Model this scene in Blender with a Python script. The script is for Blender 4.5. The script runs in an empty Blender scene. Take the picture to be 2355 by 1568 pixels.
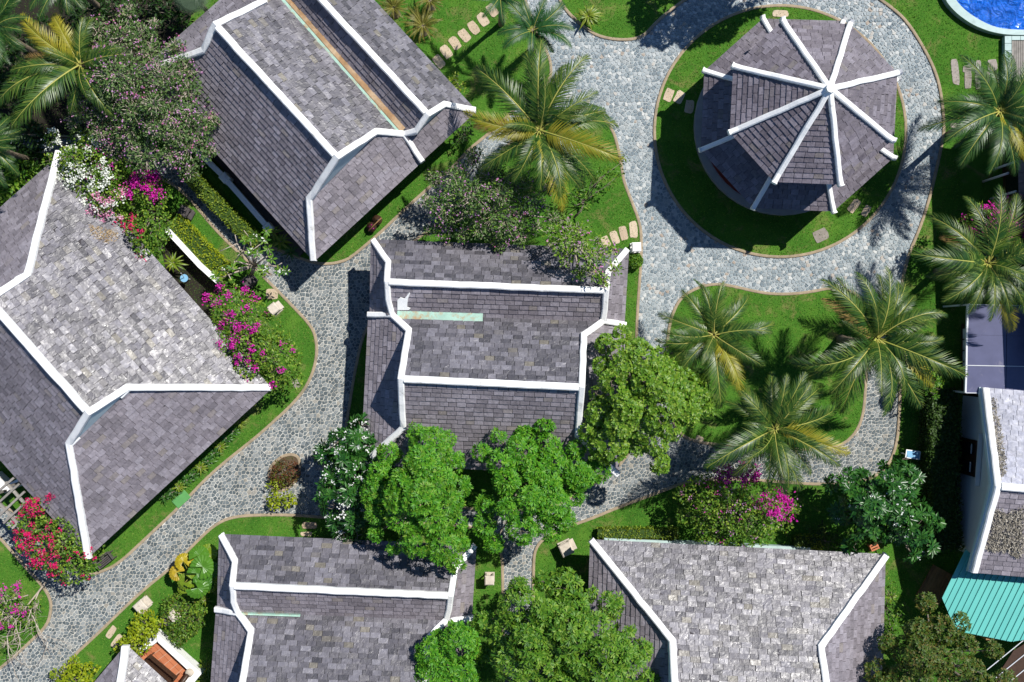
import bpy, bmesh, math, random
import numpy as np
from mathutils import Vector, Matrix, geometry

# ---------------------------------------------------------------- camera, sky, sun, exposure
SC = bpy.context.scene
COL = SC.collection
CAM_H = 52.0            # camera height in metres
PPM = 45.98             # plan units per metre on the ground
CU, CV = 1177.0, 784.0  # plan point under the camera

cam_data = bpy.data.cameras.new('camera')
cam = bpy.data.objects.new('camera', cam_data)
COL.objects.link(cam)
cam.location = (0, 0, CAM_H)
cam.rotation_euler = (0, 0, 0)
cam_data.sensor_width = 36.0
cam_data.lens = 36.0 * CAM_H / 51.2
cam_data.clip_start = 0.5
cam_data.clip_end = 2000
SC.camera = cam

SUN_DIR = Vector((28.1, 24.1, 52.0)).normalized()
SUN_EL = math.asin(SUN_DIR.z)
SUN_AZ = math.atan2(SUN_DIR.x, SUN_DIR.y)
world = bpy.data.worlds.new('World')
SC.world = world
world.use_nodes = True
wn = world.node_tree
bg = wn.nodes['Background']
sky = wn.nodes.new('ShaderNodeTexSky')
sky.sky_type = 'NISHITA'
sky.sun_disc = False
sky.sun_elevation = SUN_EL
sky.sun_rotation = SUN_AZ
sky.air_density = 1.0
sky.dust_density = 0.1
sky.ozone_density = 8.0
wn.links.new(sky.outputs[0], bg.inputs[0])
bg.inputs[1].default_value = 0.08
sun_data = bpy.data.lights.new('sun', 'SUN')
sun_data.energy = 5.0
sun_data.angle = math.radians(0.5)
sun_data.color = (1.0, 0.965, 0.91)
sun = bpy.data.objects.new('sun', sun_data)
COL.objects.link(sun)
sun.rotation_euler = SUN_DIR.to_track_quat('Z', 'Y').to_euler()
sun.location = SUN_DIR * 80

SC.view_settings.view_transform = 'Standard'
SC.view_settings.look = 'None'
SC.view_settings.exposure = 0.22
SC.view_settings.gamma = 1.0
SC.view_settings.use_curve_mapping = False
SC.render.engine = 'CYCLES'
SC.cycles.max_bounces = 6
SC.cycles.diffuse_bounces = 3
SC.cycles.glossy_bounces = 3
SC.cycles.transmission_bounces = 4
SC.cycles.transparent_max_bounces = 6
SC.cycles.caustics_reflective = False
SC.cycles.caustics_refractive = False
SC.cycles.use_denoising = True

RNG = np.random.default_rng(7)
random.seed(7)

# ---------------------------------------------------------------- helpers: places
def W(u, v, h=0.0):
    """plan point (u, v) as it stands at height h, in metres"""
    f = (1 - h / CAM_H) / PPM
    return Vector(((u - CU) * f, -(v - CV) * f, h))

def ray_plane(u, v, p, n):
    o = Vector((0, 0, CAM_H))
    d = W(u, v, 0) - o
    t = (p - o).dot(n) / d.dot(n)
    return o + d * t

def plane_of(a, b, c):
    n = (b - a).cross(c - a).normalized()
    if n.z < 0:
        n = -n
    return a, n

# ---------------------------------------------------------------- helpers: objects
def tag(o, label=None, cat=None, group=None, kind=None):
    if label: o['label'] = label
    if cat: o['category'] = cat
    if group: o['group'] = group
    if kind: o['kind'] = kind
    return o

def empty(name, loc=(0, 0, 0), label=None, cat=None, group=None):
    o = bpy.data.objects.new(name, None)
    COL.objects.link(o)
    o.location = loc
    o.empty_display_size = 0.3
    return tag(o, label, cat, group)

def link(name, me, parent=None, mat=None, loc=None):
    """loc: origin in world; mesh given in world coordinates when parent is used"""
    o = bpy.data.objects.new(name, me)
    COL.objects.link(o)
    if mat is not None and not me.materials:
        for m in (mat if isinstance(mat, (list, tuple)) else [mat]):
            me.materials.append(m)
    if parent is not None:
        o.parent = parent
        o.matrix_parent_inverse = world_of(parent).inverted()
    return o

def world_of(o):
    m = o.matrix_basis.copy()
    p = o.parent
    if p is not None:
        m = world_of(p) @ o.matrix_parent_inverse @ m
    return m

def mesh_py(name, verts, faces, smooth=False):
    me = bpy.data.meshes.new(name)
    me.from_pydata([tuple(v) for v in verts], [], [tuple(f) for f in faces])
    if smooth:
        me.polygons.foreach_set('use_smooth', [True] * len(me.polygons))
    me.update()
    return me

def mesh_np(name, V, F, mats=None, smooth=False):
    """V (n,3) floats; F list of int arrays (m,k) for several k; mats: list of material indices per array"""
    me = bpy.data.meshes.new(name)
    F = [np.asarray(f, dtype=np.int32) for f in F if len(f)]
    nl = sum(f.size for f in F)
    nf = sum(len(f) for f in F)
    me.vertices.add(len(V))
    me.vertices.foreach_set('co', np.asarray(V, dtype=np.float32).ravel())
    me.loops.add(nl)
    me.loops.foreach_set('vertex_index', np.concatenate([f.ravel() for f in F]))
    me.polygons.add(nf)
    tot = np.concatenate([np.full(len(f), f.shape[1], dtype=np.int32) for f in F])
    start = np.concatenate([[0], np.cumsum(tot)[:-1]]).astype(np.int32)
    me.polygons.foreach_set('loop_start', start)
    me.polygons.foreach_set('loop_total', tot)
    if mats is not None:
        mi = np.concatenate([np.full(len(f), m, dtype=np.int32) for f, m in zip(F, mats)])
        me.polygons.foreach_set('material_index', mi)
    if smooth:
        me.polygons.foreach_set('use_smooth', np.ones(nf, dtype=bool))
    me.update(calc_edges=True)
    me.validate()
    return me

class MB:
    """collects solids into one mesh"""
    def __init__(self):
        self.v, self.f = [], []
    def add(self, verts, faces):
        n = len(self.v)
        self.v += [tuple(p) for p in verts]
        self.f += [tuple(i + n for i in q) for q in faces]
        return self
    def box(self, c, sx, sy, sz, rz=0.0, bevel=0.0):
        c = Vector(c)
        R = Matrix.Rotation(rz, 3, 'Z')
        hx, hy, hz = sx / 2, sy / 2, sz / 2
        if bevel <= 0:
            pts = [c + R @ Vector((x * hx, y * hy, z * hz)) for z in (-1, 1) for x, y in ((-1, -1), (1, -1), (1, 1), (-1, 1))]
            self.add(pts, [(3, 2, 1, 0), (4, 5, 6, 7), (0, 1, 5, 4), (1, 2, 6, 5), (2, 3, 7, 6), (3, 0, 4, 7)])
        else:
            b = bevel
            pts = []
            for (z, ins) in ((-hz, 0), (hz - b, 0), (hz, b)):
                pts += [c + R @ Vector((x * (hx - ins), y * (hy - ins), z)) for x, y in ((-1, -1), (1, -1), (1, 1), (-1, 1))]
            fs = [(3, 2, 1, 0), (8, 9, 10, 11)]
            for k in (0, 4):
                for i in range(4):
                    j = (i + 1) % 4
                    fs.append((k + i, k + j, k + j + 4, k + i + 4))
            self.add(pts, fs)
        return self
    def tube(self, pts, radii, sides=6, cap=True):
        n = len(self.v)
        pts = [Vector(p) for p in pts]
        for i, p in enumerate(pts):
            t = (pts[min(i + 1, len(pts) - 1)] - pts[max(i - 1, 0)]).normalized()
            a = t.orthogonal().normalized() if abs(t.z) > 0.9 else Vector((-t.y, t.x, 0)).normalized()
            b = t.cross(a)
            r = radii[i] if hasattr(radii, '__len__') else radii
            for k in range(sides):
                an = 2 * math.pi * k / sides
                self.v.append(tuple(p + (a * math.cos(an) + b * math.sin(an)) * r))
        for i in range(len(pts) - 1):
            for k in range(sides):
                k2 = (k + 1) % sides
                self.f.append((n + i * sides + k, n + i * sides + k2, n + (i + 1) * sides + k2, n + (i + 1) * sides + k))
        if cap:
            self.f.append(tuple(n + k for k in reversed(range(sides))))
            m = n + (len(pts) - 1) * sides
            self.f.append(tuple(m + k for k in range(sides)))
        return self
    def prism(self, poly, z0, z1):
        """vertical prism over a plan polygon of (x, y)"""
        m = len(poly)
        area = sum(poly[i][0] * poly[(i + 1) % m][1] - poly[(i + 1) % m][0] * poly[i][1] for i in range(m))
        if area < 0:
            poly = poly[::-1]
        n = len(self.v)
        self.v += [(p[0], p[1], z0) for p in poly] + [(p[0], p[1], z1) for p in poly]
        tris = geometry.tessellate_polygon([[Vector((p[0], p[1], 0)) for p in poly]])
        for t in tris:
            a, b, c = (Vector((poly[i][0], poly[i][1], 0)) for i in t)
            t = tuple(t) if (b - a).cross(c - a).z > 0 else tuple(reversed(t))
            self.f.append(tuple(n + m + i for i in t))
            self.f.append(tuple(n + i for i in reversed(t)))
        for i in range(m):
            j = (i + 1) % m
            self.f.append((n + i, n + j, n + m + j, n + m + i))
        return self
    def slab(self, poly3, t):
        """flat polygon in space made t thick downwards along its normal"""
        a, b, c = poly3[0], poly3[1], poly3[2]
        nrm = (b - a).cross(c - a).normalized()
        if nrm.z < 0:
            poly3 = poly3[::-1]; nrm = -nrm
        m = len(poly3)
        n = len(self.v)
        self.v += [tuple(p) for p in poly3] + [tuple(p - nrm * t) for p in poly3]
        ax = nrm.orthogonal().normalized(); ay = nrm.cross(ax)
        tris = geometry.tessellate_polygon([[Vector((p.dot(ax), p.dot(ay), 0)) for p in poly3]])
        for q in tris:
            A, B, C = (poly3[i] for i in q)
            q = tuple(q) if (B - A).cross(C - A).dot(nrm) > 0 else tuple(reversed(q))
            self.f.append(tuple(n + i for i in q))
            self.f.append(tuple(n + m + i for i in reversed(q)))
        for i in range(m):
            j = (i + 1) % m
            self.f.append((n + j, n + i, n + m + i, n + m + j))
        return self
    def sweep(self, pts, prof, closed=False):
        """profile of (lateral, vertical) kept plumb and carried along a polyline"""
        pts = [Vector(p) for p in pts]
        n = len(self.v); m = len(prof); k = len(pts)
        for i, p in enumerate(pts):
            if closed:
                a = p - pts[i - 1]; b = pts[(i + 1) % k] - p
            else:
                a = p - pts[i - 1] if i > 0 else pts[1] - p
                b = pts[i + 1] - p if i < k - 1 else p - pts[i - 1]
            a = Vector((a.x, a.y, 0)).normalized(); b = Vector((b.x, b.y, 0)).normalized()
            t = (a + b)
            t = t.normalized() if t.length > 1e-4 else a
            c = max(0.6, t.dot(a))
            lat = Vector((t.y, -t.x, 0)) / c
            for (x, z) in prof:
                self.v.append(tuple(p + lat * x + Vector((0, 0, z))))
        seg = k if closed else k - 1
        for i in range(seg):
            i2 = (i + 1) % k
            for j in range(m):
                j2 = (j + 1) % m
                self.f.append((n + i * m + j, n + i * m + j2, n + i2 * m + j2, n + i2 * m + j))
        if not closed:
            self.f.append(tuple(n + j for j in reversed(range(m))))
            self.f.append(tuple(n + (k - 1) * m + j for j in range(m)))
        return self
    def build(self, name, mat, parent=None, smooth=False):
        me = mesh_py(name, self.v, self.f, smooth)
        bm = bmesh.new(); bm.from_mesh(me)
        bmesh.ops.recalc_face_normals(bm, faces=bm.faces)
        bm.to_mesh(me); bm.free()
        return link(name, me, parent, mat)

# ---------------------------------------------------------------- helpers: plan polygons
def inside(px, py, poly):
    """points (arrays) inside polygon"""
    px = np.asarray(px, float); py = np.asarray(py, float)
    r = np.zeros(px.shape, bool)
    n = len(poly)
    for i in range(n):
        x1, y1 = poly[i]; x2, y2 = poly[(i + 1) % n]
        if y1 == y2: continue
        c = ((y1 > py) != (y2 > py)) & (px < (x2 - x1) * (py - y1) / (y2 - y1) + x1)
        r ^= c
    return r

def edge_dist(px, py, poly):
    px = np.asarray(px, float); py = np.asarray(py, float)
    d = np.full(px.shape, 1e9)
    n = len(poly)
    for i in range(n):
        x1, y1 = poly[i]; x2, y2 = poly[(i + 1) % n]
        dx, dy = x2 - x1, y2 - y1
        L = dx * dx + dy * dy + 1e-12
        t = np.clip(((px - x1) * dx + (py - y1) * dy) / L, 0, 1)
        d = np.minimum(d, np.hypot(px - x1 - t * dx, py - y1 - t * dy))
    return d

def chaikin(poly, n=2, closed=True):
    for _ in range(n):
        q = []
        m = len(poly)
        for i in range(m if closed else m - 1):
            a = poly[i]; b = poly[(i + 1) % m]
            q.append((a[0] * .75 + b[0] * .25, a[1] * .75 + b[1] * .25))
            q.append((a[0] * .25 + b[0] * .75, a[1] * .25 + b[1] * .75))
        if not closed:
            q = [poly[0]] + q + [poly[-1]]
        poly = q
    return poly

def plan(poly, h=0.0):
    return [tuple(W(u, v, h).xy) for u, v in poly]

# ---------------------------------------------------------------- materials
def node_mat(name):
    m = bpy.data.materials.new(name)
    m.use_nodes = True
    nt = m.node_tree
    return m, nt, nt.nodes['Principled BSDF'], nt.nodes['Material Output']

def nd(nt, t, **kw):
    n = nt.nodes.new(t)
    for k, v in kw.items():
        if k.startswith('i_'):
            n.inputs[k[2:]].default_value = v
        else:
            setattr(n, k, v)
    return n

def ramp(nt, stops, interp='LINEAR'):
    r = nt.nodes.new('ShaderNodeValToRGB')
    cr = r.color_ramp
    cr.interpolation = interp
    if len(stops[0]) == 3:
        stops = [(i / max(1, len(stops) - 1), c) for i, c in enumerate(stops)]
    while len(cr.elements) < len(stops):
        cr.elements.new(0.5)
    for e, (p, c) in zip(cr.elements, stops):
        e.position = p
        e.color = (c[0], c[1], c[2], 1)
    return r

def rnd(nt):
    """one random value for each loose piece and each object"""
    g = nd(nt, 'ShaderNodeNewGeometry')
    o = nd(nt, 'ShaderNodeObjectInfo')
    a = nd(nt, 'ShaderNodeMath', operation='ADD')
    f = nd(nt, 'ShaderNodeMath', operation='FRACT')
    nt.links.new(g.outputs['Random Per Island'], a.inputs[0])
    nt.links.new(o.outputs['Random'], a.inputs[1])
    nt.links.new(a.outputs[0], f.inputs[0])
    return f.outputs[0]

def noise(nt, scale, detail=3, rough=0.6, dist=0.0, coord='pos'):
    t = nd(nt, 'ShaderNodeTexNoise')
    t.inputs['Scale'].default_value = scale
    t.inputs['Detail'].default_value = detail
    t.inputs['Roughness'].default_value = rough
    t.inputs['Distortion'].default_value = dist
    if coord == 'pos':
        g = nd(nt, 'ShaderNodeNewGeometry')
        nt.links.new(g.outputs['Position'], t.inputs['Vector'])
    else:
        g = nd(nt, 'ShaderNodeTexCoord')
        nt.links.new(g.outputs['Object'], t.inputs['Vector'])
    return t.outputs['Fac']

def mixc(nt, a, b, fac, mode='MIX'):
    m = nd(nt, 'ShaderNodeMix', data_type='RGBA', blend_type=mode)
    for s, x in ((6, a), (7, b), (0, fac)):
        if hasattr(x, 'is_linked') or hasattr(x, 'links'):
            nt.links.new(x, m.inputs[s])
        else:
            m.inputs[s].default_value = (x[0], x[1], x[2], 1) if s else x
    return m.outputs[2]

def maprange(nt, x, a, b, c, d, smooth=False):
    m = nd(nt, 'ShaderNodeMapRange')
    if smooth: m.interpolation_type = 'SMOOTHSTEP'
    nt.links.new(x, m.inputs[0])
    for i, k in enumerate((a, b, c, d)):
        m.inputs[i + 1].default_value = k
    return m.outputs[0]

def surf(name, stops, rough=0.6, spec=0.3, var=None, stain=None, bump=None, rand=True, trans=0.0, interp='LINEAR', sheen=0.0, metal=0.0):
    """general procedural surface. stops: colours over the random value (or over noise if rand is False);
    var=(scale, amount): brightness noise; stain=(scale, colour, from, to); bump=(scale, strength, distance)"""
    m, nt, bsdf, out = node_mat(name)
    if rand:
        src = rnd(nt)
    else:
        src = maprange(nt, noise(nt, rand if False else 1.3, 4, 0.6), 0.3, 0.7, 0, 1)
    if len(stops) == 1:
        stops = [stops[0], stops[0]]
    r = ramp(nt, stops, interp)
    nt.links.new(src, r.inputs[0])
    c = r.outputs[0]
    if var:
        f = maprange(nt, noise(nt, var[0], 4, 0.65), 0.25, 0.75, 1 - var[1], 1 + var[1])
        g = nd(nt, 'ShaderNodeCombineXYZ')
        for i in range(3): nt.links.new(f, g.inputs[i])
        c = mixc(nt, c, g.outputs[0], 1.0, 'MULTIPLY')
    if stain:
        f = maprange(nt, noise(nt, stain[0], 5, 0.7, 0.4), stain[2], stain[3], 0, 1)
        c = mixc(nt, c, stain[1], f)
    nt.links.new(c, bsdf.inputs['Base Color'])
    bsdf.inputs['Roughness'].default_value = rough
    bsdf.inputs['Specular IOR Level'].default_value = spec
    bsdf.inputs['Metallic'].default_value = metal
    if bump:
        b = nd(nt, 'ShaderNodeBump')
        b.inputs['Strength'].default_value = bump[1]
        b.inputs['Distance'].default_value = bump[2]
        nt.links.new(noise(nt, bump[0], 4, 0.65), b.inputs['Height'])
        nt.links.new(b.outputs[0], bsdf.inputs['Normal'])
    if trans > 0:
        t = nd(nt, 'ShaderNodeBsdfTranslucent')
        tc = mixc(nt, c, (1.35, 1.25, 0.6), 1.0, 'MULTIPLY')
        nt.links.new(tc, t.inputs[0])
        mx = nd(nt, 'ShaderNodeMixShader')
        mx.inputs[0].default_value = trans
        nt.links.new(bsdf.outputs[0], mx.inputs[1])
        nt.links.new(t.outputs[0], mx.inputs[2])
        nt.links.new(mx.outputs[0], out.inputs[0])
    return m

M = {}
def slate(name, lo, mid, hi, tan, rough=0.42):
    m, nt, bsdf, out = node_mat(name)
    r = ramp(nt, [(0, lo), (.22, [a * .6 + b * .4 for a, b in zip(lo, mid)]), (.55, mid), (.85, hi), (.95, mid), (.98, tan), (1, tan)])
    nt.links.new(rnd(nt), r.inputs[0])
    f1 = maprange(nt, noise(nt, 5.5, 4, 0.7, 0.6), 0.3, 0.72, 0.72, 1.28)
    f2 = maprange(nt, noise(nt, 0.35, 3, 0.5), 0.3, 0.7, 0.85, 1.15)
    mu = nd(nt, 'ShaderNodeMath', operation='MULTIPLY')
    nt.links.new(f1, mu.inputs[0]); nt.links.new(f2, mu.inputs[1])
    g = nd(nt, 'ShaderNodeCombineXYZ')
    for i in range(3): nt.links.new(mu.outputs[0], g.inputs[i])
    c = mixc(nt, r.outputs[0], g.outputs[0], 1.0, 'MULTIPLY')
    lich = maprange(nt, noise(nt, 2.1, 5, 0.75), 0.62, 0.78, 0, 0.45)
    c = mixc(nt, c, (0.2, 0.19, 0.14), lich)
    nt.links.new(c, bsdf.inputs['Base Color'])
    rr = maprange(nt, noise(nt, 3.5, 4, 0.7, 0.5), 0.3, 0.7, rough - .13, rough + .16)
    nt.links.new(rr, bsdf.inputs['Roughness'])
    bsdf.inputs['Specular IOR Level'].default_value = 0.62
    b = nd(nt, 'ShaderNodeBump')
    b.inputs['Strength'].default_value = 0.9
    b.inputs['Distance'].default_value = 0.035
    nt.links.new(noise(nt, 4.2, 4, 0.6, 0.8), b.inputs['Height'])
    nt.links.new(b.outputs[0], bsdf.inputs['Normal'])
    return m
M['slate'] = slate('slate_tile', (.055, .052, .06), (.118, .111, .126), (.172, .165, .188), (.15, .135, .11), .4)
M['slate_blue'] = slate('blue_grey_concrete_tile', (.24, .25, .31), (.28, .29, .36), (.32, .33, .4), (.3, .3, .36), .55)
M['slate_dark'] = slate('slate_tile_purple', (.15, .134, .148), (.212, .19, .21), (.255, .234, .26), (.21, .185, .175), 0.5)  # same slate on back and side slopes, brightened in colour to offset weaker sun
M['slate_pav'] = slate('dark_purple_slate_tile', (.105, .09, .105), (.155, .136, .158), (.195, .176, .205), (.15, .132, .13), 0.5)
M['sheath'] = surf('roof_underlay', [(.05, .045, .05)], rough=.9)
M['plaster'] = surf('white_lime_plaster', [(.84, .84, .82)], rough=.75, spec=.2, var=(2.2, .06), stain=(1.9, (.3, .28, .24), .57, .8), bump=(9, .4, .03))
M['plaster_new'] = surf('clean_white_plaster', [(.88, .88, .86)], rough=.7, spec=.2, var=(2.0, .04), stain=(2.3, (.42, .39, .33), .62, .85), bump=(9, .35, .03))
M['wall'] = surf('cream_wall_paint', [(.62, .6, .55)], rough=.8, spec=.2, var=(1.2, .08), stain=(.8, (.42, .4, .35), .6, .9))
M['wall_grey'] = surf('pale_grey_wall_paint', [(.66, .7, .7)], rough=.8, spec=.2, var=(.8, .05))
M['gable'] = surf('pale_blue_gable_paint', [(.55, .66, .68)], rough=.8, spec=.2, var=(2, .06))
M['glass'] = surf('dark_window_glass', [(.012, .015, .018)], rough=.08, spec=.6)
M['wood'] = surf('dark_brown_wood', [(.035, .018, .01), (.06, .03, .016)], rough=.45, spec=.4, var=(6, .25), bump=(14, .3, .01))
M['wood_grey'] = surf('weathered_grey_wood', [(.2, .185, .165), (.3, .28, .25)], rough=.8, var=(5, .25), bump=(14, .3, .01))
M['wood_tan'] = surf('tan_deck_wood', [(.2, .11, .045), (.3, .17, .07)], rough=.7, var=(4, .25))
M['red_paint'] = surf('dark_red_floor_paint', [(.16, .022, .014)], rough=.5, spec=.4, var=(2, .15))
M['terracotta'] = surf('terracotta_tile', [(.42, .14, .06), (.5, .18, .085), (.36, .115, .05)], rough=.6, spec=.3, var=(3, .12), bump=(12, .15, .01))
M['grout'] = surf('pale_grout', [(.45, .33, .25)], rough=.9)
M['turq'] = surf('turquoise_sheet_metal', [(.1, .42, .38), (.11, .45, .4)], rough=.5, spec=.4, var=(.7, .06), stain=(3, (.2, .5, .42), .7, .9))
M['poly'] = surf('violet_polycarbonate', [(.105, .11, .19)], rough=.25, spec=.55, var=(1.3, .12), stain=(1.1, (.28, .26, .3), .6, .85))
M['steel'] = surf('pale_painted_steel', [(.6, .62, .64)], rough=.4, spec=.5, var=(3, .05))
M['stone_box'] = surf('weathered_pale_stone', [(.5, .44, .36), (.6, .54, .46)], rough=.85, var=(5, .2), stain=(4, (.16, .14, .11), .58, .8), bump=(16, .5, .02))
M['stone_dark'] = surf('weathered_dark_stone', [(.07, .06, .06), (.1, .09, .085)], rough=.8, var=(6, .3), stain=(5, (.3, .28, .25), .68, .85), bump=(16, .5, .02))
M['step'] = surf('sandy_stepping_stone', [(.46, .36, .25), (.55, .45, .33), (.4, .3, .21)], rough=.9, var=(4, .14), stain=(3, (.28, .2, .13), .62, .85), bump=(12, .5, .02))
M['step_grey'] = surf('grey_stepping_slab', [(.26, .23, .2), (.34, .3, .27)], rough=.9, var=(4, .2), stain=(3, (.2, .15, .1), .58, .85), bump=(12, .5, .02))
M['kerb'] = surf('sandy_kerb', [(.34, .27, .185)], rough=.95, spec=.1, var=(3.5, .22), stain=(1.1, (.22, .19, .13), .52, .75), bump=(14, .6, .03))
M['soil'] = surf('brown_soil', [(.1, .07, .045)], rough=1, spec=.05, var=(3, .3), stain=(1.4, (.05, .07, .02), .5, .7), bump=(9, .6, .04))
M['ply'] = surf('pale_teal_coping_stone', [(.36, .48, .46), (.42, .54, .52)], rough=.6, spec=.35, var=(3, .1), stain=(2, (.26, .36, .35), .55, .8))
M['bark'] = surf('grey_tree_bark', [(.2, .17, .135)], rough=.95, spec=.1, var=(7, .3), bump=(14, .7, .03))
M['twig'] = surf('pale_bare_twig', [(.5, .44, .37), (.36, .3, .24)], rough=.9, spec=.1, var=(7, .2))
M['palm_bark'] = surf('palm_trunk', [(.2, .16, .115)], rough=.95, spec=.1, var=(9, .35), bump=(11, .8, .04))
M['pot'] = surf('pale_glazed_pot', [(.6, .56, .48)], rough=.5)
M['gutter'] = None

def gutter_mat():
    m, nt, bsdf, out = node_mat('green_gutter_rusting')
    f = maprange(nt, noise(nt, .9, 5, .75, .5), .46, .62, 0, 1)
    c = mixc(nt, (.36, .62, .5), (.34, .16, .05), f)
    f2 = maprange(nt, noise(nt, 7, 4, .7), .5, .75, 0, .7)
    c = mixc(nt, c, (.45, .28, .13), f2)
    nt.links.new(c, bsdf.inputs['Base Color'])
    bsdf.inputs['Roughness'].default_value = .6
    return m
M['gutter'] = gutter_mat()
M['gutter_rust'] = surf('rusted_gutter_bed', [(.33, .2, .1)], rough=.85, var=(2.5, .35), stain=(1.6, (.5, .38, .25), .45, .7), bump=(9, .4, .02))
M['gutter_paint'] = surf('mint_green_gutter_paint', [(.34, .52, .43)], rough=.6, var=(3, .15), stain=(2.2, (.4, .26, .13), .5, .68))

# ---------------------------------------------------------------- the ground: soil, path, lawns, kerbs
def struct(o):
    o['kind'] = 'structure'
    return o

gb = MB()
gb.add([(-600, -600, -.12), (600, -600, -.12), (600, 600, -.12), (-600, 600, -.12)], [(0, 1, 2, 3)])
struct(gb.build('ground', M['soil']))

LAWN_PX = {
 'A': [(228, 1316), (272, 1297), (340, 1233), (410, 1168), (487, 1086), (575, 1016), (603, 993), (682, 921), (714, 873), (729, 822), (727, 775), (713, 746), (677, 708), (644, 674), (608, 638), (575, 605), (528, 561), (487, 518), (462, 487), (432, 452), (400, 425), (360, 405), (300, 360), (-260, 330), (-420, 700), (-260, 1080), (0, 1160), (40, 1178), (105, 1246), (160, 1298), (205, 1322)],
 'B1': [(-20, 1218), (0, 1235), (64, 1309), (95, 1342), (115, 1371), (119, 1398), (110, 1437), (69, 1476), (33, 1509), (0, 1537), (-60, 1580), (-420, 1700), (-420, 1300)],
 'F': [(110, 1620), (136, 1568), (167, 1509), (210, 1471), (282, 1401), (333, 1353), (392, 1307), (462, 1235), (500, 1202), (539, 1187), (603, 1183), (688, 1184), (754, 1190), (900, 1200), (1050, 1205), (1125, 1222), (1154, 1262), (1156, 1350), (1158, 1500), (1160, 1900), (80, 1900)],
 'R': [(2017, -5), (2052, 20), (2084, 49), (2123, 110), (2150, 165), (2163, 215), (2171, 295), (2163, 340), (2150, 400), (2133, 468), (2112, 530), (2090, 580), (2073, 645), (2069, 720), (2069, 880), (2067, 950), (2061, 1026), (2035, 1082), (1975, 1110), (1889, 1113), (1835, 1111), (1700, 1100), (1585, 1104), (1508, 1134), (1421, 1166), (1367, 1189), (1313, 1208), (1250, 1236), (1230, 1262), (1226, 1300), (1226, 1500), (1226, 1900), (2900, 1900), (2900, -420), (1960, -420), (1985, -40)],
 'I': [(1549, 713), (1565, 685), (1591, 667), (1624, 655), (1657, 653), (1688, 659), (1753, 674), (1802, 677), (1861, 672), (1905, 662), (1940, 664), (1969, 677), (1987, 697), (1993, 740), (1994, 810), (1990, 873), (1985, 950), (1968, 994), (1935, 1024), (1879, 1033), (1810, 1033), (1739, 1027), (1680, 1024), (1611, 1018), (1570, 1004), (1545, 970), (1534, 900), (1533, 800), (1538, 750)],
 'C': [(955, 553), (1000, 518), (1040, 480), (1080, 432), (1120, 388), (1160, 340), (1210, 297), (1270, 265), (1320, 251), (1350, 250), (1373, 259), (1393, 277), (1411, 305), (1421, 341), (1429, 385), (1433, 415), (1452, 464), (1467, 502), (1474, 535), (1474, 585), (1471, 636), (1466, 700), (1463, 764), (1462, 900), (1462, 1000), (1440, 1055), (1388, 1098), (1337, 1127), (1290, 1160), (1200, 1178), (1000, 1162), (780, 1150), (742, 1122), (742, 1060), (792, 1002), (799, 962), (814, 865), (832, 780), (848, 745), (884, 718), (888, 640), (896, 600), (915, 580)],
 'B': [(634, 573), (677, 588), (716, 603), (754, 608), (793, 600), (816, 585), (877, 533), (921, 490), (965, 450), (1011, 410), (1042, 384), (1075, 346), (1113, 316), (1150, 285), (1198, 236), (1240, 212), (1266, 182), (1267, 145), (1252, 108), (1228, 60), (1206, 0), (1195, -60), (1190, -420), (-420, -420), (-420, 300), (250, 315), (330, 330), (392, 362), (440, 402), (500, 457), (560, 511), (602, 553)],
 'T': [(1270, -420), (1272, -60), (1285, 0), (1303, 26), (1321, 44), (1355, 72), (1380, 85), (1419, 92), (1457, 91), (1483, 80), (1503, 57), (1529, 33), (1573, 0), (1640, -40), (1760, -85), (1880, -92), (1960, -60), (1930, -420)],
 'P': [(1793 + 291 * math.cos(a), 302 + 291 * math.sin(a)) for a in np.linspace(0, 2 * math.pi, 24, endpoint=False)],
 'Q': [(618, 1075), (650, 1046), (682, 1044), (692, 1066), (684, 1104), (652, 1130), (620, 1120)],
}
# straight roads of the walled pool corner lie on lawn R
LAWN = {k: chaikin(p, 2) for k, p in LAWN_PX.items()}
LAWN_W = {k: plan(p) for k, p in LAWN.items()}

def grass_ground():
    m, nt, bsdf, out = node_mat('mown_lawn')
    r = ramp(nt, [(0, (.025, .09, .011)), (.45, (.058, .165, .018)), (.75, (.105, .22, .026)), (1, (.19, .26, .06))])
    a = nd(nt, 'ShaderNodeMath', operation='MULTIPLY_ADD')
    a.inputs[1].default_value = .55
    nt.links.new(noise(nt, 26, 4, .8), a.inputs[0])
    mm = nd(nt, 'ShaderNodeMath', operation='MULTIPLY'); mm.inputs[1].default_value = .5
    nt.links.new(noise(nt, .55, 5, .62, .5), mm.inputs[0])
    nt.links.new(mm.outputs[0], a.inputs[2])
    nt.links.new(maprange(nt, a.outputs[0], .3, .78, 0, 1), r.inputs[0])
    dry = maprange(nt, noise(nt, .75, 6, .75, .8), .54, .72, 0, .8)
    c = mixc(nt, r.outputs[0], (.27, .2, .09), dry)
    nt.links.new(c, bsdf.inputs['Base Color'])
    bsdf.inputs['Roughness'].default_value = .95
    bsdf.inputs['Specular IOR Level'].default_value = .1
    b = nd(nt, 'ShaderNodeBump'); b.inputs['Strength'].default_value = .8; b.inputs['Distance'].default_value = .05
    nt.links.new(noise(nt, 22, 4, .8), b.inputs['Height'])
    nt.links.new(b.outputs[0], bsdf.inputs['Normal'])
    return m
M['lawn'] = grass_ground()

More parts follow.
